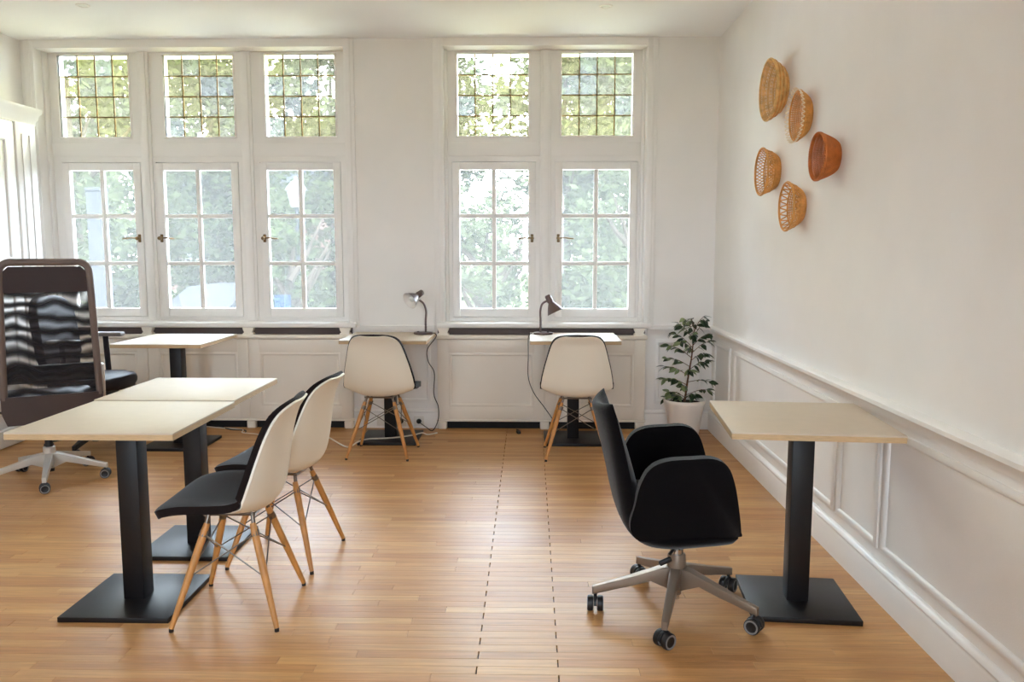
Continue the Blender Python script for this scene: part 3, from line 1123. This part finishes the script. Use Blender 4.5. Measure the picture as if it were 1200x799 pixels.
def back_y(z):
    # the back leans away from the sitter and bends forward at the headrest
    return -0.262 - 0.10 * (z - 0.45) - (0.035 if z > 1.12 else 0) * 0 + 0.03 * max(0, (z - 1.1))


def back_hw(z):
    return 0.241 - 0.024 * max(0, (z - 0.5) / 0.8)


outl = []
# outer frame: a rounded, bent hoop
zs = [0.55 + i * (1.27 - 0.55) / 16 for i in range(17)]
pts = [(back_hw(z), back_y(z), z) for z in zs]
top = []
zc, rc = 1.262, 0.055
for k in range(1, 9):
    a = k / 8 * PI / 2
    top.append((back_hw(1.3) - rc + rc * math.cos(a), back_y(zc + rc * math.sin(a)), zc + rc * math.sin(a)))
right = pts[:-1] + top
hoop = right + [(-x, y, z) for x, y, z in reversed(right)]
fb = B()
for (off, rr_) in ((0.0, 0.020), (0.020, 0.016)):
    fb.tube([(x, y + off, z) for x, y, z in hoop], rr_, 10)
O('back_frame', fb, tall, loc=(0.043, -0.025, 0), mats='frame_brown_lit')
ns, nw = 24, 12


def back_sheet(z0, z1, hwf, dy, t, bulge=0.0, n1=nw, n2=ns):
    def f(i, j, q):
        z = z0 + (z1 - z0) * j / n2
        u = 2 * i / n1 - 1
        return Vector((u * hwf(z), back_y(z) + dy - 0.03 * (1 - u * u) * 0 + bulge * (1 - u * u) + q, z))
    return B().sheet(f, n1, n2, 0, t)


O('mesh_panel', back_sheet(0.55, 1.150, lambda z: back_hw(z) - 0.006, 0.004, 0.002, -0.012).mesh('mesh_panel', 'knit', 60), tall, loc=(0.043, -0.025, 0))
O('headrest', back_sheet(1.150, 1.292, lambda z: back_hw(z) - 0.010 - 0.03 * max(0, (z - 1.26) / 0.03), -0.010, 0.045, 0.0, nw, 8).mesh('headrest', 'head_fabric', 60), tall, loc=(0.043, -0.025, 0))
O('lumbar_pad', back_sheet(0.635, 0.735, lambda z: back_hw(z) - 0.012, 0.012, 0.03, -0.012, nw, 6).mesh('lumbar_pad', 'plastic_black', 60), tall, loc=(0.043, -0.025, 0))
O('lower_back', back_sheet(0.40, 0.565, lambda z: 0.255 - 0.35 * max(0, 0.47 - z), -0.016, 0.05, -0.012, nw, 8).mesh('lower_back', 'lower_brown', 60), tall, loc=(0.043, -0.025, 0))
O('back_bar', B().tube([(0, -0.26, 0.45), (0, -0.10, 0.425), (0, 0.02, 0.42)], 0.028, 10), tall, mats='plastic_black')
for sg in (-1, 1):
    O('side_cover', B().box((sg * 0.262, -0.21, 0.60), (0.02, 0.06, 0.24), 0.008, Matrix.Rotation(rad(5), 4, 'X')), tall, loc=(0.043, -0.025, 0), mats='alu')

# ---- black swivel chair behind it, facing the desk below the window (faces +x)
blk = thing('black_swivel_chair', 'black padded swivel chair with armrests behind the mesh-backed chair', 'office chair', (-3.03, 5.53, 0))
star_base(blk, 0.30, rad(-88), 'plastic_black', 0.15, 0.09, 0.05, 0.030, 'plastic_black', 2)
O('hub', B().lathe([(0, 0.06), (0.034, 0.06), (0.036, 0.17), (0.026, 0.18), (0.026, 0.40), (0, 0.40)], 18), blk, mats='plastic_black')
O('mechanism', B().box((0, 0, 0.41), (0.26, 0.20, 0.05), 0.012), blk, mats='plastic_black')
sp = []
for k in range(32):
    a = 2 * PI * k / 32
    c, s_ = math.cos(a), math.sin(a)
    sp.append((0.245 * math.copysign(abs(c) ** 0.55, c), 0.245 * math.copysign(abs(s_) ** 0.55, s_)))
O('seat', B().prism(sp, lambda a, b_, q: (a, b_, q), 0.435, 0.52, 0.036, 5).mesh('seat', 'leather_dark', 60), blk)
bb = []
for k in range(32):
    a = 2 * PI * k / 32
    c, s_ = math.cos(a), math.sin(a)
    bb.append((0.225 * math.copysign(abs(c) ** 0.5, c), 0.79 + 0.28 * math.copysign(abs(s_) ** 0.5, s_)))
O('backrest', B().prism(bb, lambda a, z, q: (-0.235 - 0.12 * (z - 0.5) + q + 0.6 * a * a, a, z), -0.035, 0.03, 0.024, 4).mesh('backrest', 'leather_dark', 60), blk)
O('back_support', B().tube([(-0.08, 0, 0.41), (-0.26, 0, 0.42), (-0.285, 0, 0.52), (-0.30, 0, 0.62)], 0.018, 8), blk, mats='plastic_black')
for sg in (-1, 1):
    O('armrest_post', B().tube([(-0.04, sg * 0.20, 0.425), (-0.04, sg * 0.28, 0.43), (-0.04, sg * 0.285, 0.50), (-0.045, sg * 0.275, 0.765)], 0.020, 8), blk, mats='leather_dark')
    O('armrest_pad', B().box((-0.03, sg * 0.272, 0.778), (0.23, 0.075, 0.03), 0.012, seg=3), blk, mats='plastic_grey')


# ------------------------------------------------------------------ desk lamps
def desk_lamp(lab, x, y, z, path, head, direc, lit_side):
    t = thing('desk_lamp', lab, 'lamp', (x, y, z), 0, 'gooseneck desk lamps')
    ell = [(0.072 * math.cos(2 * PI * k / 28), 0.055 * math.sin(2 * PI * k / 28)) for k in range(28)]
    O('base', B().prism(ell, lambda a, b_, q: (a + lit_side * 0.02, b_, q), 0, 0.016, 0.005), t, mats='lamp_metal')
    O('switch', B().box((lit_side * 0.055, -0.015, 0.018), (0.016, 0.010, 0.008), 0.002), t, mats='plastic_black')
    # ribbed gooseneck
    pts = [catmull(path, k / 40) for k in range(41)]
    O('gooseneck', B().tube(pts, [0.0085 if k % 2 else 0.0072 for k in range(41)], 8), t, mats='lamp_metal')
    d = Vector(direc).normalized()
    q = Vector((0, 0, 1)).rotation_difference(d).to_matrix().to_4x4()
    mt = Matrix.Translation(Vector(head)) @ q
    O('socket', B().lathe([(0, -0.062), (0.016, -0.062), (0.022, -0.056), (0.024, -0.012), (0.020, -0.004), (0.020, 0.006), (0, 0.006)], 18, mt), t, mats='lamp_metal')
    sh = B()
    sh.lathe([(0.020, 0.0), (0.027, 0.010), (0.036, 0.024), (0.050, 0.050), (0.061, 0.074), (0.063, 0.078)], 28, mt)
    sh.m = 1
    sh.lathe([(0.0625, 0.078), (0.059, 0.074), (0.048, 0.051), (0.034, 0.026), (0.018, 0.004)], 28, mt)
    label(O('shade', sh, t, mats=['lamp_metal', 'lamp_inside']), 'bell shade, pale inside')
    O('bulb', B().lathe([(0, 0.004), (0.010, 0.006), (0.012, 0.02), (0.024, 0.042), (0.022, 0.058), (0.012, 0.066), (0, 0.068)], 16, mt), t, mats='lens')
    return t


desk_lamp('small grey gooseneck lamp with open bell shade beside the wall', -0.775, 6.02, 0.76,
          [(0.0, 0, 0.012), (0.0, 0, 0.10), (0.004, 0, 0.17), (-0.012, -0.004, 0.225), (-0.045, -0.010, 0.255)], (-0.062, -0.014, 0.285), (-0.60, -0.68, -0.42), -1)
desk_lamp('small grey gooseneck lamp bent over the desk below the double window', 0.078, 6.02, 0.76,
          [(0.0, 0, 0.012), (0.0, 0, 0.10), (-0.002, 0, 0.17), (0.012, -0.004, 0.225), (0.045, -0.008, 0.248)], (0.075, -0.010, 0.235), (0.42, -0.10, -0.86), 1)


# ------------------------------------------------------------------ cables, sockets, plugs
def cable(name, lab, cat, pts, m, r=0.0035, group=None):
    P = [catmull(pts, k / (8 * (len(pts) - 1))) for k in range(8 * (len(pts) - 1) + 1)]
    o = O(name, B().tube(P, r, 6), mats=m)
    return tag(o, lab, cat, group)


cable('lamp_cord', 'thin black lamp cord hanging from the desk between the windows', 'cord',
      [(-0.735, 6.03, 0.764), (-0.712, 6.035, 0.764), (-0.703, 6.05, 0.735), (-0.77, 6.06, 0.64), (-0.765, 6.06, 0.55), (-0.72, 6.06, 0.46), (-0.725, 6.06, 0.30), (-0.695, 6.08, 0.20), (-0.70, 6.10, 0.09), (-0.745, 6.12, 0.006), (-0.80, 6.17, 0.02), (-0.862, 6.185, 0.06)], 'plug_black', 0.0032)
cable('lamp_cord', 'thin black lamp cord hanging from the desk below the double window', 'cord',
      [(0.018, 6.03, 0.764), (0.004, 6.03, 0.764), (-0.012, 6.03, 0.73), (-0.012, 6.02, 0.60), (-0.012, 6.02, 0.44), (0.03, 6.02, 0.32), (0.11, 6.01, 0.21), (0.17, 6.02, 0.12), (0.19, 6.085, 0.05), (0.23, 6.105, 0.005), (0.27, 6.12, 0.005)], 'plug_black', 0.0032)
cable('extension_lead', 'white extension lead lying across the floor behind the shell chair', 'cable',
      [(-1.56, 5.96, 0.006), (-1.477, 5.861, 0.006), (-1.304, 5.60, 0.006), (-1.26, 5.61, 0.008), (-1.215, 5.66, 0.028), (-1.16, 5.74, 0.027), (-1.00, 5.78, 0.027), (-0.87, 5.86, 0.027), (-0.80, 5.94, 0.028), (-0.765, 5.98, 0.006), (-0.70, 6.04, 0.006)], 'cord_white', 0.0052)
cable('floor_cable', 'pale cable trailing from under the triple-window radiator cover', 'cable',
      [(-2.55, 6.17, 0.02), (-2.40, 6.15, 0.012), (-2.22, 6.12, 0.006), (-2.18, 6.02, 0.006), (-2.08, 5.98, 0.006), (-1.96, 5.93, 0.006), (-1.84, 6.0, 0.006), (-1.62, 6.0, 0.006)], 'cord_white', 0.0045)
cable('floor_cable', 'dark cable lying under the triple-window radiator cover', 'cable',
      [(-2.70, 6.18, 0.03), (-2.55, 6.16, 0.05), (-2.42, 6.17, 0.02), (-2.30, 6.12, 0.005), (-2.19, 6.10, 0.005), (-2.16, 6.03, 0.005)], 'plug_black', 0.0045)
for x, p in ((-1.152, False), (-1.002, True), (-0.862, True)):
    s_ = thing('wall_socket', 'empty white wall socket in skirting between the windows' if not p else 'white wall socket with black plug behind the desk column' if x < -0.95 else 'white wall socket with black plug beside the hanging lamp cord', 'socket', (x, YB - 0.0245, 0.058), 0, 'sockets in the skirting')
    O('plate', B().box((0, -0.004, 0), (0.078, 0.008, 0.078), 0.003), s_, mats='socket_white')
    O('socket_well', B().lathe([(0.020, -0.001), (0.0215, -0.0095), (0.026, -0.0095), (0.026, -0.007)], 20, Matrix.Rotation(-PI / 2, 4, 'X') @ Matrix.Scale(-1, 4, (0, 0, 1)) if False else Matrix.Rotation(PI / 2, 4, 'X') @ Matrix.Translation((0, 0, 0.0)) @ Matrix.Scale(-1, 4, (0, 0, 1))), s_, mats='socket_white')
    if p:
        pl = O('plug', B().lathe([(0, 0), (0.019, 0), (0.0195, 0.014), (0.014, 0.030), (0.007, 0.036), (0, 0.036)], 16, Matrix.Translation((x, YB - 0.033, 0.058)) @ Matrix.Rotation(PI / 2, 4, 'X')), mats='plug_black')
        tag(pl, 'black plug in the socket nearest the desk column' if x < -0.95 else 'black plug in the socket beside the hanging lamp cord', 'plug', 'black plugs in the skirting sockets')
po = O('power_connector', B().box((0, 0, 0.012), (0.028, 0.05, 0.022), 0.006).tube([(0.012, 0.02, 0.010), (0.03, 0.06, 0.008), (0.02, 0.12, 0.006)], 0.004, 6), loc=(-0.085, 6.05, 0), rot=(0, 0, 0.3), mats='plug_black')
tag(po, 'small black connector lying on floor before the double-window radiator cover', 'plug')

# ------------------------------------------------------------------ potted fig in the corner
pt = thing('potted_plant', 'small leafy fig tree in a white pot in the corner', 'plant', (1.14, 5.95, 0))
O('pot', B().lathe([(0, 0), (0.098, 0), (0.104, 0.006), (0.146, 0.262), (0.152, 0.268), (0.152, 0.290), (0.142, 0.290), (0.136, 0.262), (0.130, 0.24), (0, 0.24)], 36), pt, mats='pot')
O('soil', B().lathe([(0.134, 0.262), (0.09, 0.268), (0, 0.272)], 24), pt, mats='soil')
trunk = [(0.0, 0, 0.26), (0.012, 0, 0.36), (0.028, 0.005, 0.48), (0.045, 0.0, 0.60), (0.052, -0.005, 0.70), (0.06, -0.01, 0.80)]
O('trunk', B().tube([catmull(trunk, k / 15) for k in range(16)], [0.0085 - 0.0055 * k / 15 for k in range(16)], 8), pt, mats='bark')
rl = random.Random(21)


def leaf_mesh(m):
    b = B()
    n = 6
    rowsL = []
    for k in range(n + 1):
        s = k / n
        hw_ = 0.0165 * math.sin(PI * min(1, s ** 0.8)) ** 0.8 if 0 < s < 1 else 0.0005
        zc_ = -0.014 * s * s
        rowsL.append([b.bm.verts.new((s * 0.068, -hw_, zc_ + hw_ * 0.25)), b.bm.verts.new((s * 0.068, 0, zc_)), b.bm.verts.new((s * 0.068, hw_, zc_ + hw_ * 0.25))])
    fs = []
    for a, c in zip(rowsL, rowsL[1:]):
        for j in range(2):
            fs.append(b.bm.faces.new((a[j], a[j + 1], c[j + 1], c[j])))
    b._new(fs)
    return b.mesh('leaf', m, 80)


lm_d, lm_p = leaf_mesh('leaf'), leaf_mesh('leaf_pale')
branches = [(0.30, 0.10, 2.9, 0.14), (0.33, 0.25, 0.1, 0.22), (0.40, 0.35, 3.4, 0.19), (0.42, 0.10, -0.4, 0.20), (0.46, 0.4, 2.7, 0.20), (0.50, 0.45, 0.4, 0.16), (0.52, 0.4, 3.6, 0.22), (0.56, 0.5, -0.9, 0.16), (0.58, 0.55, 2.9, 0.20),
            (0.62, 0.6, 0.2, 0.18), (0.66, 0.7, 3.2, 0.20), (0.68, 0.7, -0.5, 0.17), (0.72, 0.8, 2.5, 0.18), (0.74, 0.9, 0.5, 0.17), (0.76, 1.0, 3.5, 0.16), (0.79, 1.1, -0.2, 0.14), (0.48, 0.3, 4.6, 0.15), (0.60, 0.5, 1.6, 0.12), (0.70, 0.7, 4.5, 0.14), (0.29, 0.5, 3.6, 0.12), (0.30, 0.5, 5.2, 0.12), (0.31, 0.3, 2.4, 0.15), (0.36, 0.5, 4.3, 0.14), (0.64, 0.5, 3.9, 0.17), (0.78, 1.2, 2.0, 0.12)]
for (z0, el, az, ln) in branches:
    f = min(1, max(0, (z0 - 0.26) / 0.54))
    st = Vector(catmull(trunk, f))
    d = Vector((math.cos(az) * math.cos(el), math.sin(az) * math.cos(el) * 0.8, math.sin(el)))
    P = [st, st + d * ln * 0.5 + Vector((0, 0, 0.01)), st + d * ln + Vector((0, 0, -0.015))]
    O('branch', B().tube([catmull([tuple(p) for p in P], k / 6) for k in range(7)], [0.0026 - 0.0016 * k / 6 for k in range(7)], 5), pt, mats='bark')
    nl = rl.choice((8, 9, 10, 11))
    xmax = 0.165
    for k in range(nl):
        s = 0.22 + 0.78 * (k + 1) / nl
        p = Vector(catmull([tuple(p) for p in P], s))
        la = az + rl.uniform(-1.1, 1.1)
        p.x = min(p.x, xmax)
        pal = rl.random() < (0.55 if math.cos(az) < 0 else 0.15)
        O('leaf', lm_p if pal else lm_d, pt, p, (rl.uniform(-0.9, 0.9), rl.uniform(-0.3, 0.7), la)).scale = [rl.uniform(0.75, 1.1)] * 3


# ------------------------------------------------------------------ baskets on the right wall (base on the wall, opening towards the room)
def basket(lab, y, z, rr, rb, dp, style, m):
    t = thing('wall_basket', lab, 'basket', (XR, y, z), 0, 'woven baskets on the right wall')
    t.rotation_euler = (0, -PI / 2, 0)      # local z points into the room

    def R(s):                                # radius at depth s in 0..1
        return rb + (rr - rb) * (s ** 0.62)

    def ring(s, r0, dr=0.0, n=40):
        return [((R(s) + dr) * math.cos(2 * PI * k / n), (R(s) + dr) * math.sin(2 * PI * k / n), s * dp) for k in range(n)]
    O('base', B().lathe([(0, 0.001), (rb, 0.001), (rb + 0.001, 0.006), (rb - 0.004, 0.009), (0, 0.007)], 32), t, mats=m)
    O('rim', B().tube(ring(1.0, 0), 0.0052, 8, True).tube(ring(0.965, 0, 0.002), 0.004, 6, True), t, mats=m)
    N = {'straw': 44, 'loops': 64, 'beads': 60, 'lattice': 40, 'triangles': 44}[style]
    solid = {'straw': 0.93, 'loops': 0.80, 'beads': 0.93, 'lattice': 0.45, 'triangles': 0.50}[style]
    # woven wall: thin corrugated rows up to the height where the open work begins
    wv = B()
    nrows = max(4, int(solid * dp / 0.0058))
    for k in range(nrows):
        s = 0.04 + (solid - 0.04) * k / (nrows - 1)
        n = N * 2
        pts_ = []
        for q in range(n):
            a = 2 * PI * q / n
            dr = 0.0016 * (1 if (q + k) % 2 else -1)
            pts_.append(((R(s) + dr) * math.cos(a), (R(s) + dr) * math.sin(a), s * dp))
        wv.tube(pts_, 0.0030, 5, True)
    w_ = O('weave', wv, t, mats=m)
    w_['kind'] = 'stuff'
    sv = B()
    for k in range(N):
        a = 2 * PI * k / N
        hi = 1.0 if style not in ('lattice', 'triangles') else solid
        sv.tube([(R(s) * math.cos(a), R(s) * math.sin(a), s * dp) for s in (0.0, hi * 0.35, hi * 0.7, hi)], 0.0024, 5)
    st_ = O('stakes', sv, t, mats=m)
    st_['kind'] = 'stuff'
    if style in ('lattice', 'triangles'):
        lt = B()
        n = N if style == 'lattice' else N // 2
        twist = 2 if style == 'lattice' else 0.5
        for k in range(n):
            for sg in (-1, 1):
                pp = []
                for q in range(7):
                    s = solid + (1 - solid) * q / 6
                    a = 2 * PI * (k + sg * twist * q / 6) / n
                    pp.append((R(s) * math.cos(a), R(s) * math.sin(a), s * dp))
                lt.tube(pp, 0.0022 if style == 'lattice' else 0.0034, 5)
        l_ = O('open_lattice', lt, t, mats=m)
        l_['kind'] = 'stuff'
        mid_ring = B().tube(ring(solid + 0.02, 0, 0.001), 0.0045, 6, True)
        O('waist_band', mid_ring, t, mats=m)
    if style == 'loops':
        lp = B()
        n = 36
        for k in range(n):
            pp = []
            for q in range(9):
                f_ = q / 8
                a = 2 * PI * (k + f_) / n
                h = math.sin(PI * f_)
                r_ = rr + 0.012 * h
                pp.append((r_ * math.cos(a), r_ * math.sin(a), dp + 0.022 * h))
            lp.tube(pp, 0.0022, 5)
        l_ = O('scalloped_edge', lp, t, mats='loop_straw')
        l_['kind'] = 'stuff'
    if style == 'beads':
        bd = B()
        n = 60
        for k in range(n):
            a = 2 * PI * k / n
            mt = Matrix.Translation((rr * math.cos(a), rr * math.sin(a), dp + 0.006))
            bd.lathe([(0, -0.005), (0.004, -0.0035), (0.0055, 0), (0.004, 0.0035), (0, 0.005)], 6, mt)
        l_ = O('beaded_edge', bd, t, mats=m)
        l_['kind'] = 'stuff'
    if style == 'straw':
        for s in (0.25, 0.52, 0.78):
            O('band', B().tube(ring(s, 0, 0.004), 0.0042, 6, True), t, mats='cane')
    return t


basket('large pale straw basket with woven bands, highest on the wall', 4.66, 2.262, 0.165, 0.085, 0.088, 'straw', 'straw')
basket('cane basket with pale looped edge, below the large straw one', 4.25, 2.058, 0.124, 0.075, 0.052, 'loops', 'cane')
basket('dark brown densely woven basket with beaded rim', 3.83, 1.809, 0.106, 0.058, 0.084, 'beads', 'cane_brown')
basket('cane basket with fine open lattice above a dense bottom', 4.74, 1.825, 0.131, 0.078, 0.088, 'lattice', 'cane')
basket('cane basket with a ring of triangular holes, lowest on the wall', 4.285, 1.607, 0.124, 0.066, 0.080, 'triangles', 'cane')

# ------------------------------------------------------------------ ceiling spots
for x, y, lab in ((-2.878, 5.382, 'small white recessed spot in ceiling before the triple window'), (0.484, 5.475, 'small white recessed spot in ceiling before the double window')):
    t = thing('ceiling_spot', lab, 'ceiling light', (x, y, ZC), 0, 'recessed ceiling spots')
    O('trim_ring', B().lathe([(0.028, -0.001), (0.030, -0.006), (0.042, -0.005), (0.045, 0.0)], 28), t, mats='paint')
    O('lens', B().lathe([(0, -0.003), (0.028, -0.003)], 24), t, mats='lens')

# ------------------------------------------------------------------ outside the windows
GZ = -0.95
struct(O('ground', B().bx(-60, 60, -40, 70, GZ - 0.2, GZ), mats='grass'))
struct(O('bounce_ground', B().bx(-25, 20, 6.62, 13.0, GZ, GZ + 0.03), mats='gravel'))  # unseen pale gravel added to bounce daylight up to the ceiling
struct(O('rear_terrace', B().bx(-20, 20, -12, YR - 0.32, GZ, GZ + 0.03), mats='gravel'))
struct(O('pavement', B().bx(-40, 40, 17.5, 21.0, GZ, GZ + 0.03), mats='stone'))


def tree(lab, x, y, h, r, zlo, m, n, leaf=0.17, seed=0):
    t = thing('garden_tree', lab, 'tree', (x, y, GZ), 0, 'trees outside the windows')
    rr_ = random.Random(seed)
    tb = B()
    tp = [(0, 0, 0), (0.1, 0, h * 0.3), (0.0, 0.1, h * 0.6), (0.1, 0, h * 0.88)]
    tb.tube([catmull(tp, k / 10) for k in range(11)], [0.20 - 0.017 * k for k in range(11)], 8)
    for k in range(7):
        a = rr_.uniform(0, 2 * PI)
        z0 = h * rr_.uniform(0.25, 0.7)
        tb.tube([(0, 0, z0), (math.cos(a) * r * 0.4, math.sin(a) * r * 0.4, z0 + 0.5), (math.cos(a) * r * 0.8, math.sin(a) * r * 0.8, z0 + 1.2)], [0.08, 0.05, 0.02], 6)
    O('trunk', tb, t, mats='tree_bark')
    V, F = [], []
    clumps = []
    for _ in range(max(12, n // 130)):
        a = rr_.uniform(0, 2 * PI)
        zz = rr_.uniform(0, 1)
        prof = math.sin(PI * min(1, 0.12 + 0.86 * zz)) ** 0.6
        q = r * prof * math.sqrt(rr_.random())
        clumps.append((q * math.cos(a), q * math.sin(a), zlo + (h - zlo) * zz, rr_.uniform(0.5, 1.0) * r * 0.32))
    for _ in range(n):
        cx_, cy_, cz_, cr = rr_.choice(clumps)
        p = Vector((rr_.gauss(cx_, cr * 0.6), rr_.gauss(cy_, cr * 0.6), rr_.gauss(cz_, cr * 0.5)))
        if p.z < 0.05:
            p.z = 0.05
        d1 = Vector((rr_.gauss(0, 1), rr_.gauss(0, 1), rr_.gauss(0, 0.6))).normalized()
        d2 = d1.cross(Vector((rr_.gauss(0, 1), rr_.gauss(0, 1), rr_.gauss(0, 1)))).normalized()
        s_ = leaf * rr_.uniform(0.6, 1.2)
        o_ = len(V)
        V += [tuple(p - d1 * s_), tuple(p + d2 * s_ * 0.45), tuple(p + d1 * s_), tuple(p - d2 * s_ * 0.45)]
        F.append((o_, o_ + 1, o_ + 2, o_ + 3))
    me = bpy.data.meshes.new('foliage')
    me.from_pydata(V, [], F)
    me.materials.append(M[m])
    f_ = O('foliage', me, t)
    f_['kind'] = 'stuff'
    return t


tree('green tree outside behind the casement nearest the cupboard', -13.3, 25.0, 9.6, 2.75, 0.4, 'foliage_a', 12000, 0.17, 1)
tree('green tree outside behind the street lantern', -6.3, 26.0, 9.6, 2.75, 0.2, 'foliage_a', 12000, 0.17, 3)
tree('pale green tree outside behind the middle post of the double window', 1.0, 25.0, 9.6, 2.75, 0.2, 'foliage_b', 12000, 0.17, 4)
tree('tall dark green tree farthest back behind the triple window', -14.0, 36.0, 12.6, 3.4, 0.6, 'foliage_c', 15000, 0.22, 2)
tree('tall green tree far back behind the wall between the windows', -5.0, 37.0, 12.6, 3.4, 0.6, 'foliage_c', 15000, 0.22, 5)
tree('tall pale green tree far back behind the double window', 4.2, 36.0, 12.6, 3.4, 0.2, 'foliage_b', 15000, 0.22, 10)
tree('small leafy tree outside beside the stone gate pillar', -8.2, 14.5, 6.0, 1.5, 0.4, 'foliage_a', 3200, 0.12, 6)
tree('low pale shrub outside below the double window', -0.9, 15.5, 3.0, 1.1, 0.1, 'foliage_b', 2600, 0.10, 7)
tree('rounded pale shrub outside near the edge of the double window', 2.2, 16.5, 4.6, 1.2, 0.1, 'foliage_b', 3000, 0.11, 8)
tree('low green shrub outside below the street lantern', -4.6, 15.5, 2.7, 1.0, 0.1, 'foliage_c', 2400, 0.10, 9)

# street lantern
ln = thing('street_lantern', 'white street lantern on a post among the trees outside', 'street lamp', (-6.27, 22.0, GZ))
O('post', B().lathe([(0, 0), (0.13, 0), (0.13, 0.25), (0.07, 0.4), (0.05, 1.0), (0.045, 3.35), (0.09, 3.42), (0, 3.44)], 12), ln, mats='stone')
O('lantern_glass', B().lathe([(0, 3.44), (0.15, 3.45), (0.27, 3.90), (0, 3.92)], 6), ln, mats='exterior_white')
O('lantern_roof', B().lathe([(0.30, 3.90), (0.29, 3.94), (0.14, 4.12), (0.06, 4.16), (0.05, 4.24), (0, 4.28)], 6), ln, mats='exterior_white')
# gate pillar
gp = thing('gate_pillar', 'pale grey stone gate pillar outside the triple window', 'pillar', (-4.88, 9.2, GZ))
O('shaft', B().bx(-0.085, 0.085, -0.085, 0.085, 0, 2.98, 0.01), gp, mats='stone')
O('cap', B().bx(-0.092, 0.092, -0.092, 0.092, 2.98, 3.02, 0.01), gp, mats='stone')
# parked car
car = thing('parked_car', 'pale car parked in the street among the trees', 'car', (-7.35, 19.9, GZ + 0.03), rad(80))
prof = [(-2.1, 0.35), (-2.12, 0.7), (-1.95, 0.92), (-1.35, 1.0), (-0.75, 1.42), (0.65, 1.46), (1.35, 1.02), (1.98, 0.9), (2.12, 0.65), (2.1, 0.35)]
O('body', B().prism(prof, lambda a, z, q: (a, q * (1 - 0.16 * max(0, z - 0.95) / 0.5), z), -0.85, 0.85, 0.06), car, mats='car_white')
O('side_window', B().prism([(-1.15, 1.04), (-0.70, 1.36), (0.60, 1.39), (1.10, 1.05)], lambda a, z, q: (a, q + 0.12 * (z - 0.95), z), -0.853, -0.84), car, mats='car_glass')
for wx in (-1.35, 1.32):
    for wy in (-0.78, 0.78):
        O('wheel', B().lathe([(0, -0.1), (0.3, -0.1), (0.32, -0.07), (0.32, 0.07), (0.3, 0.1), (0, 0.1)], 18, Matrix.Translation((wx, wy, 0.32)) @ Matrix.Rotation(PI / 2, 4, 'X')), car, mats='tyre')
# house across the street
hs = thing('house', 'pinkish house front beyond the parked car', 'house', (-16.5, 46.0, GZ))
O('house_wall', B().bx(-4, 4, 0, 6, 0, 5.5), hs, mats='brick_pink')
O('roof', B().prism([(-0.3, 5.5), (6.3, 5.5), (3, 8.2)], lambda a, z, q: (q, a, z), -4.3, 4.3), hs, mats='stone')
for k in (-2.5, 0, 2.5):
    O('house_window', B().bx(k - 0.5, k + 0.5, -0.03, 0.02, 1.2, 2.7), hs, mats='car_glass')
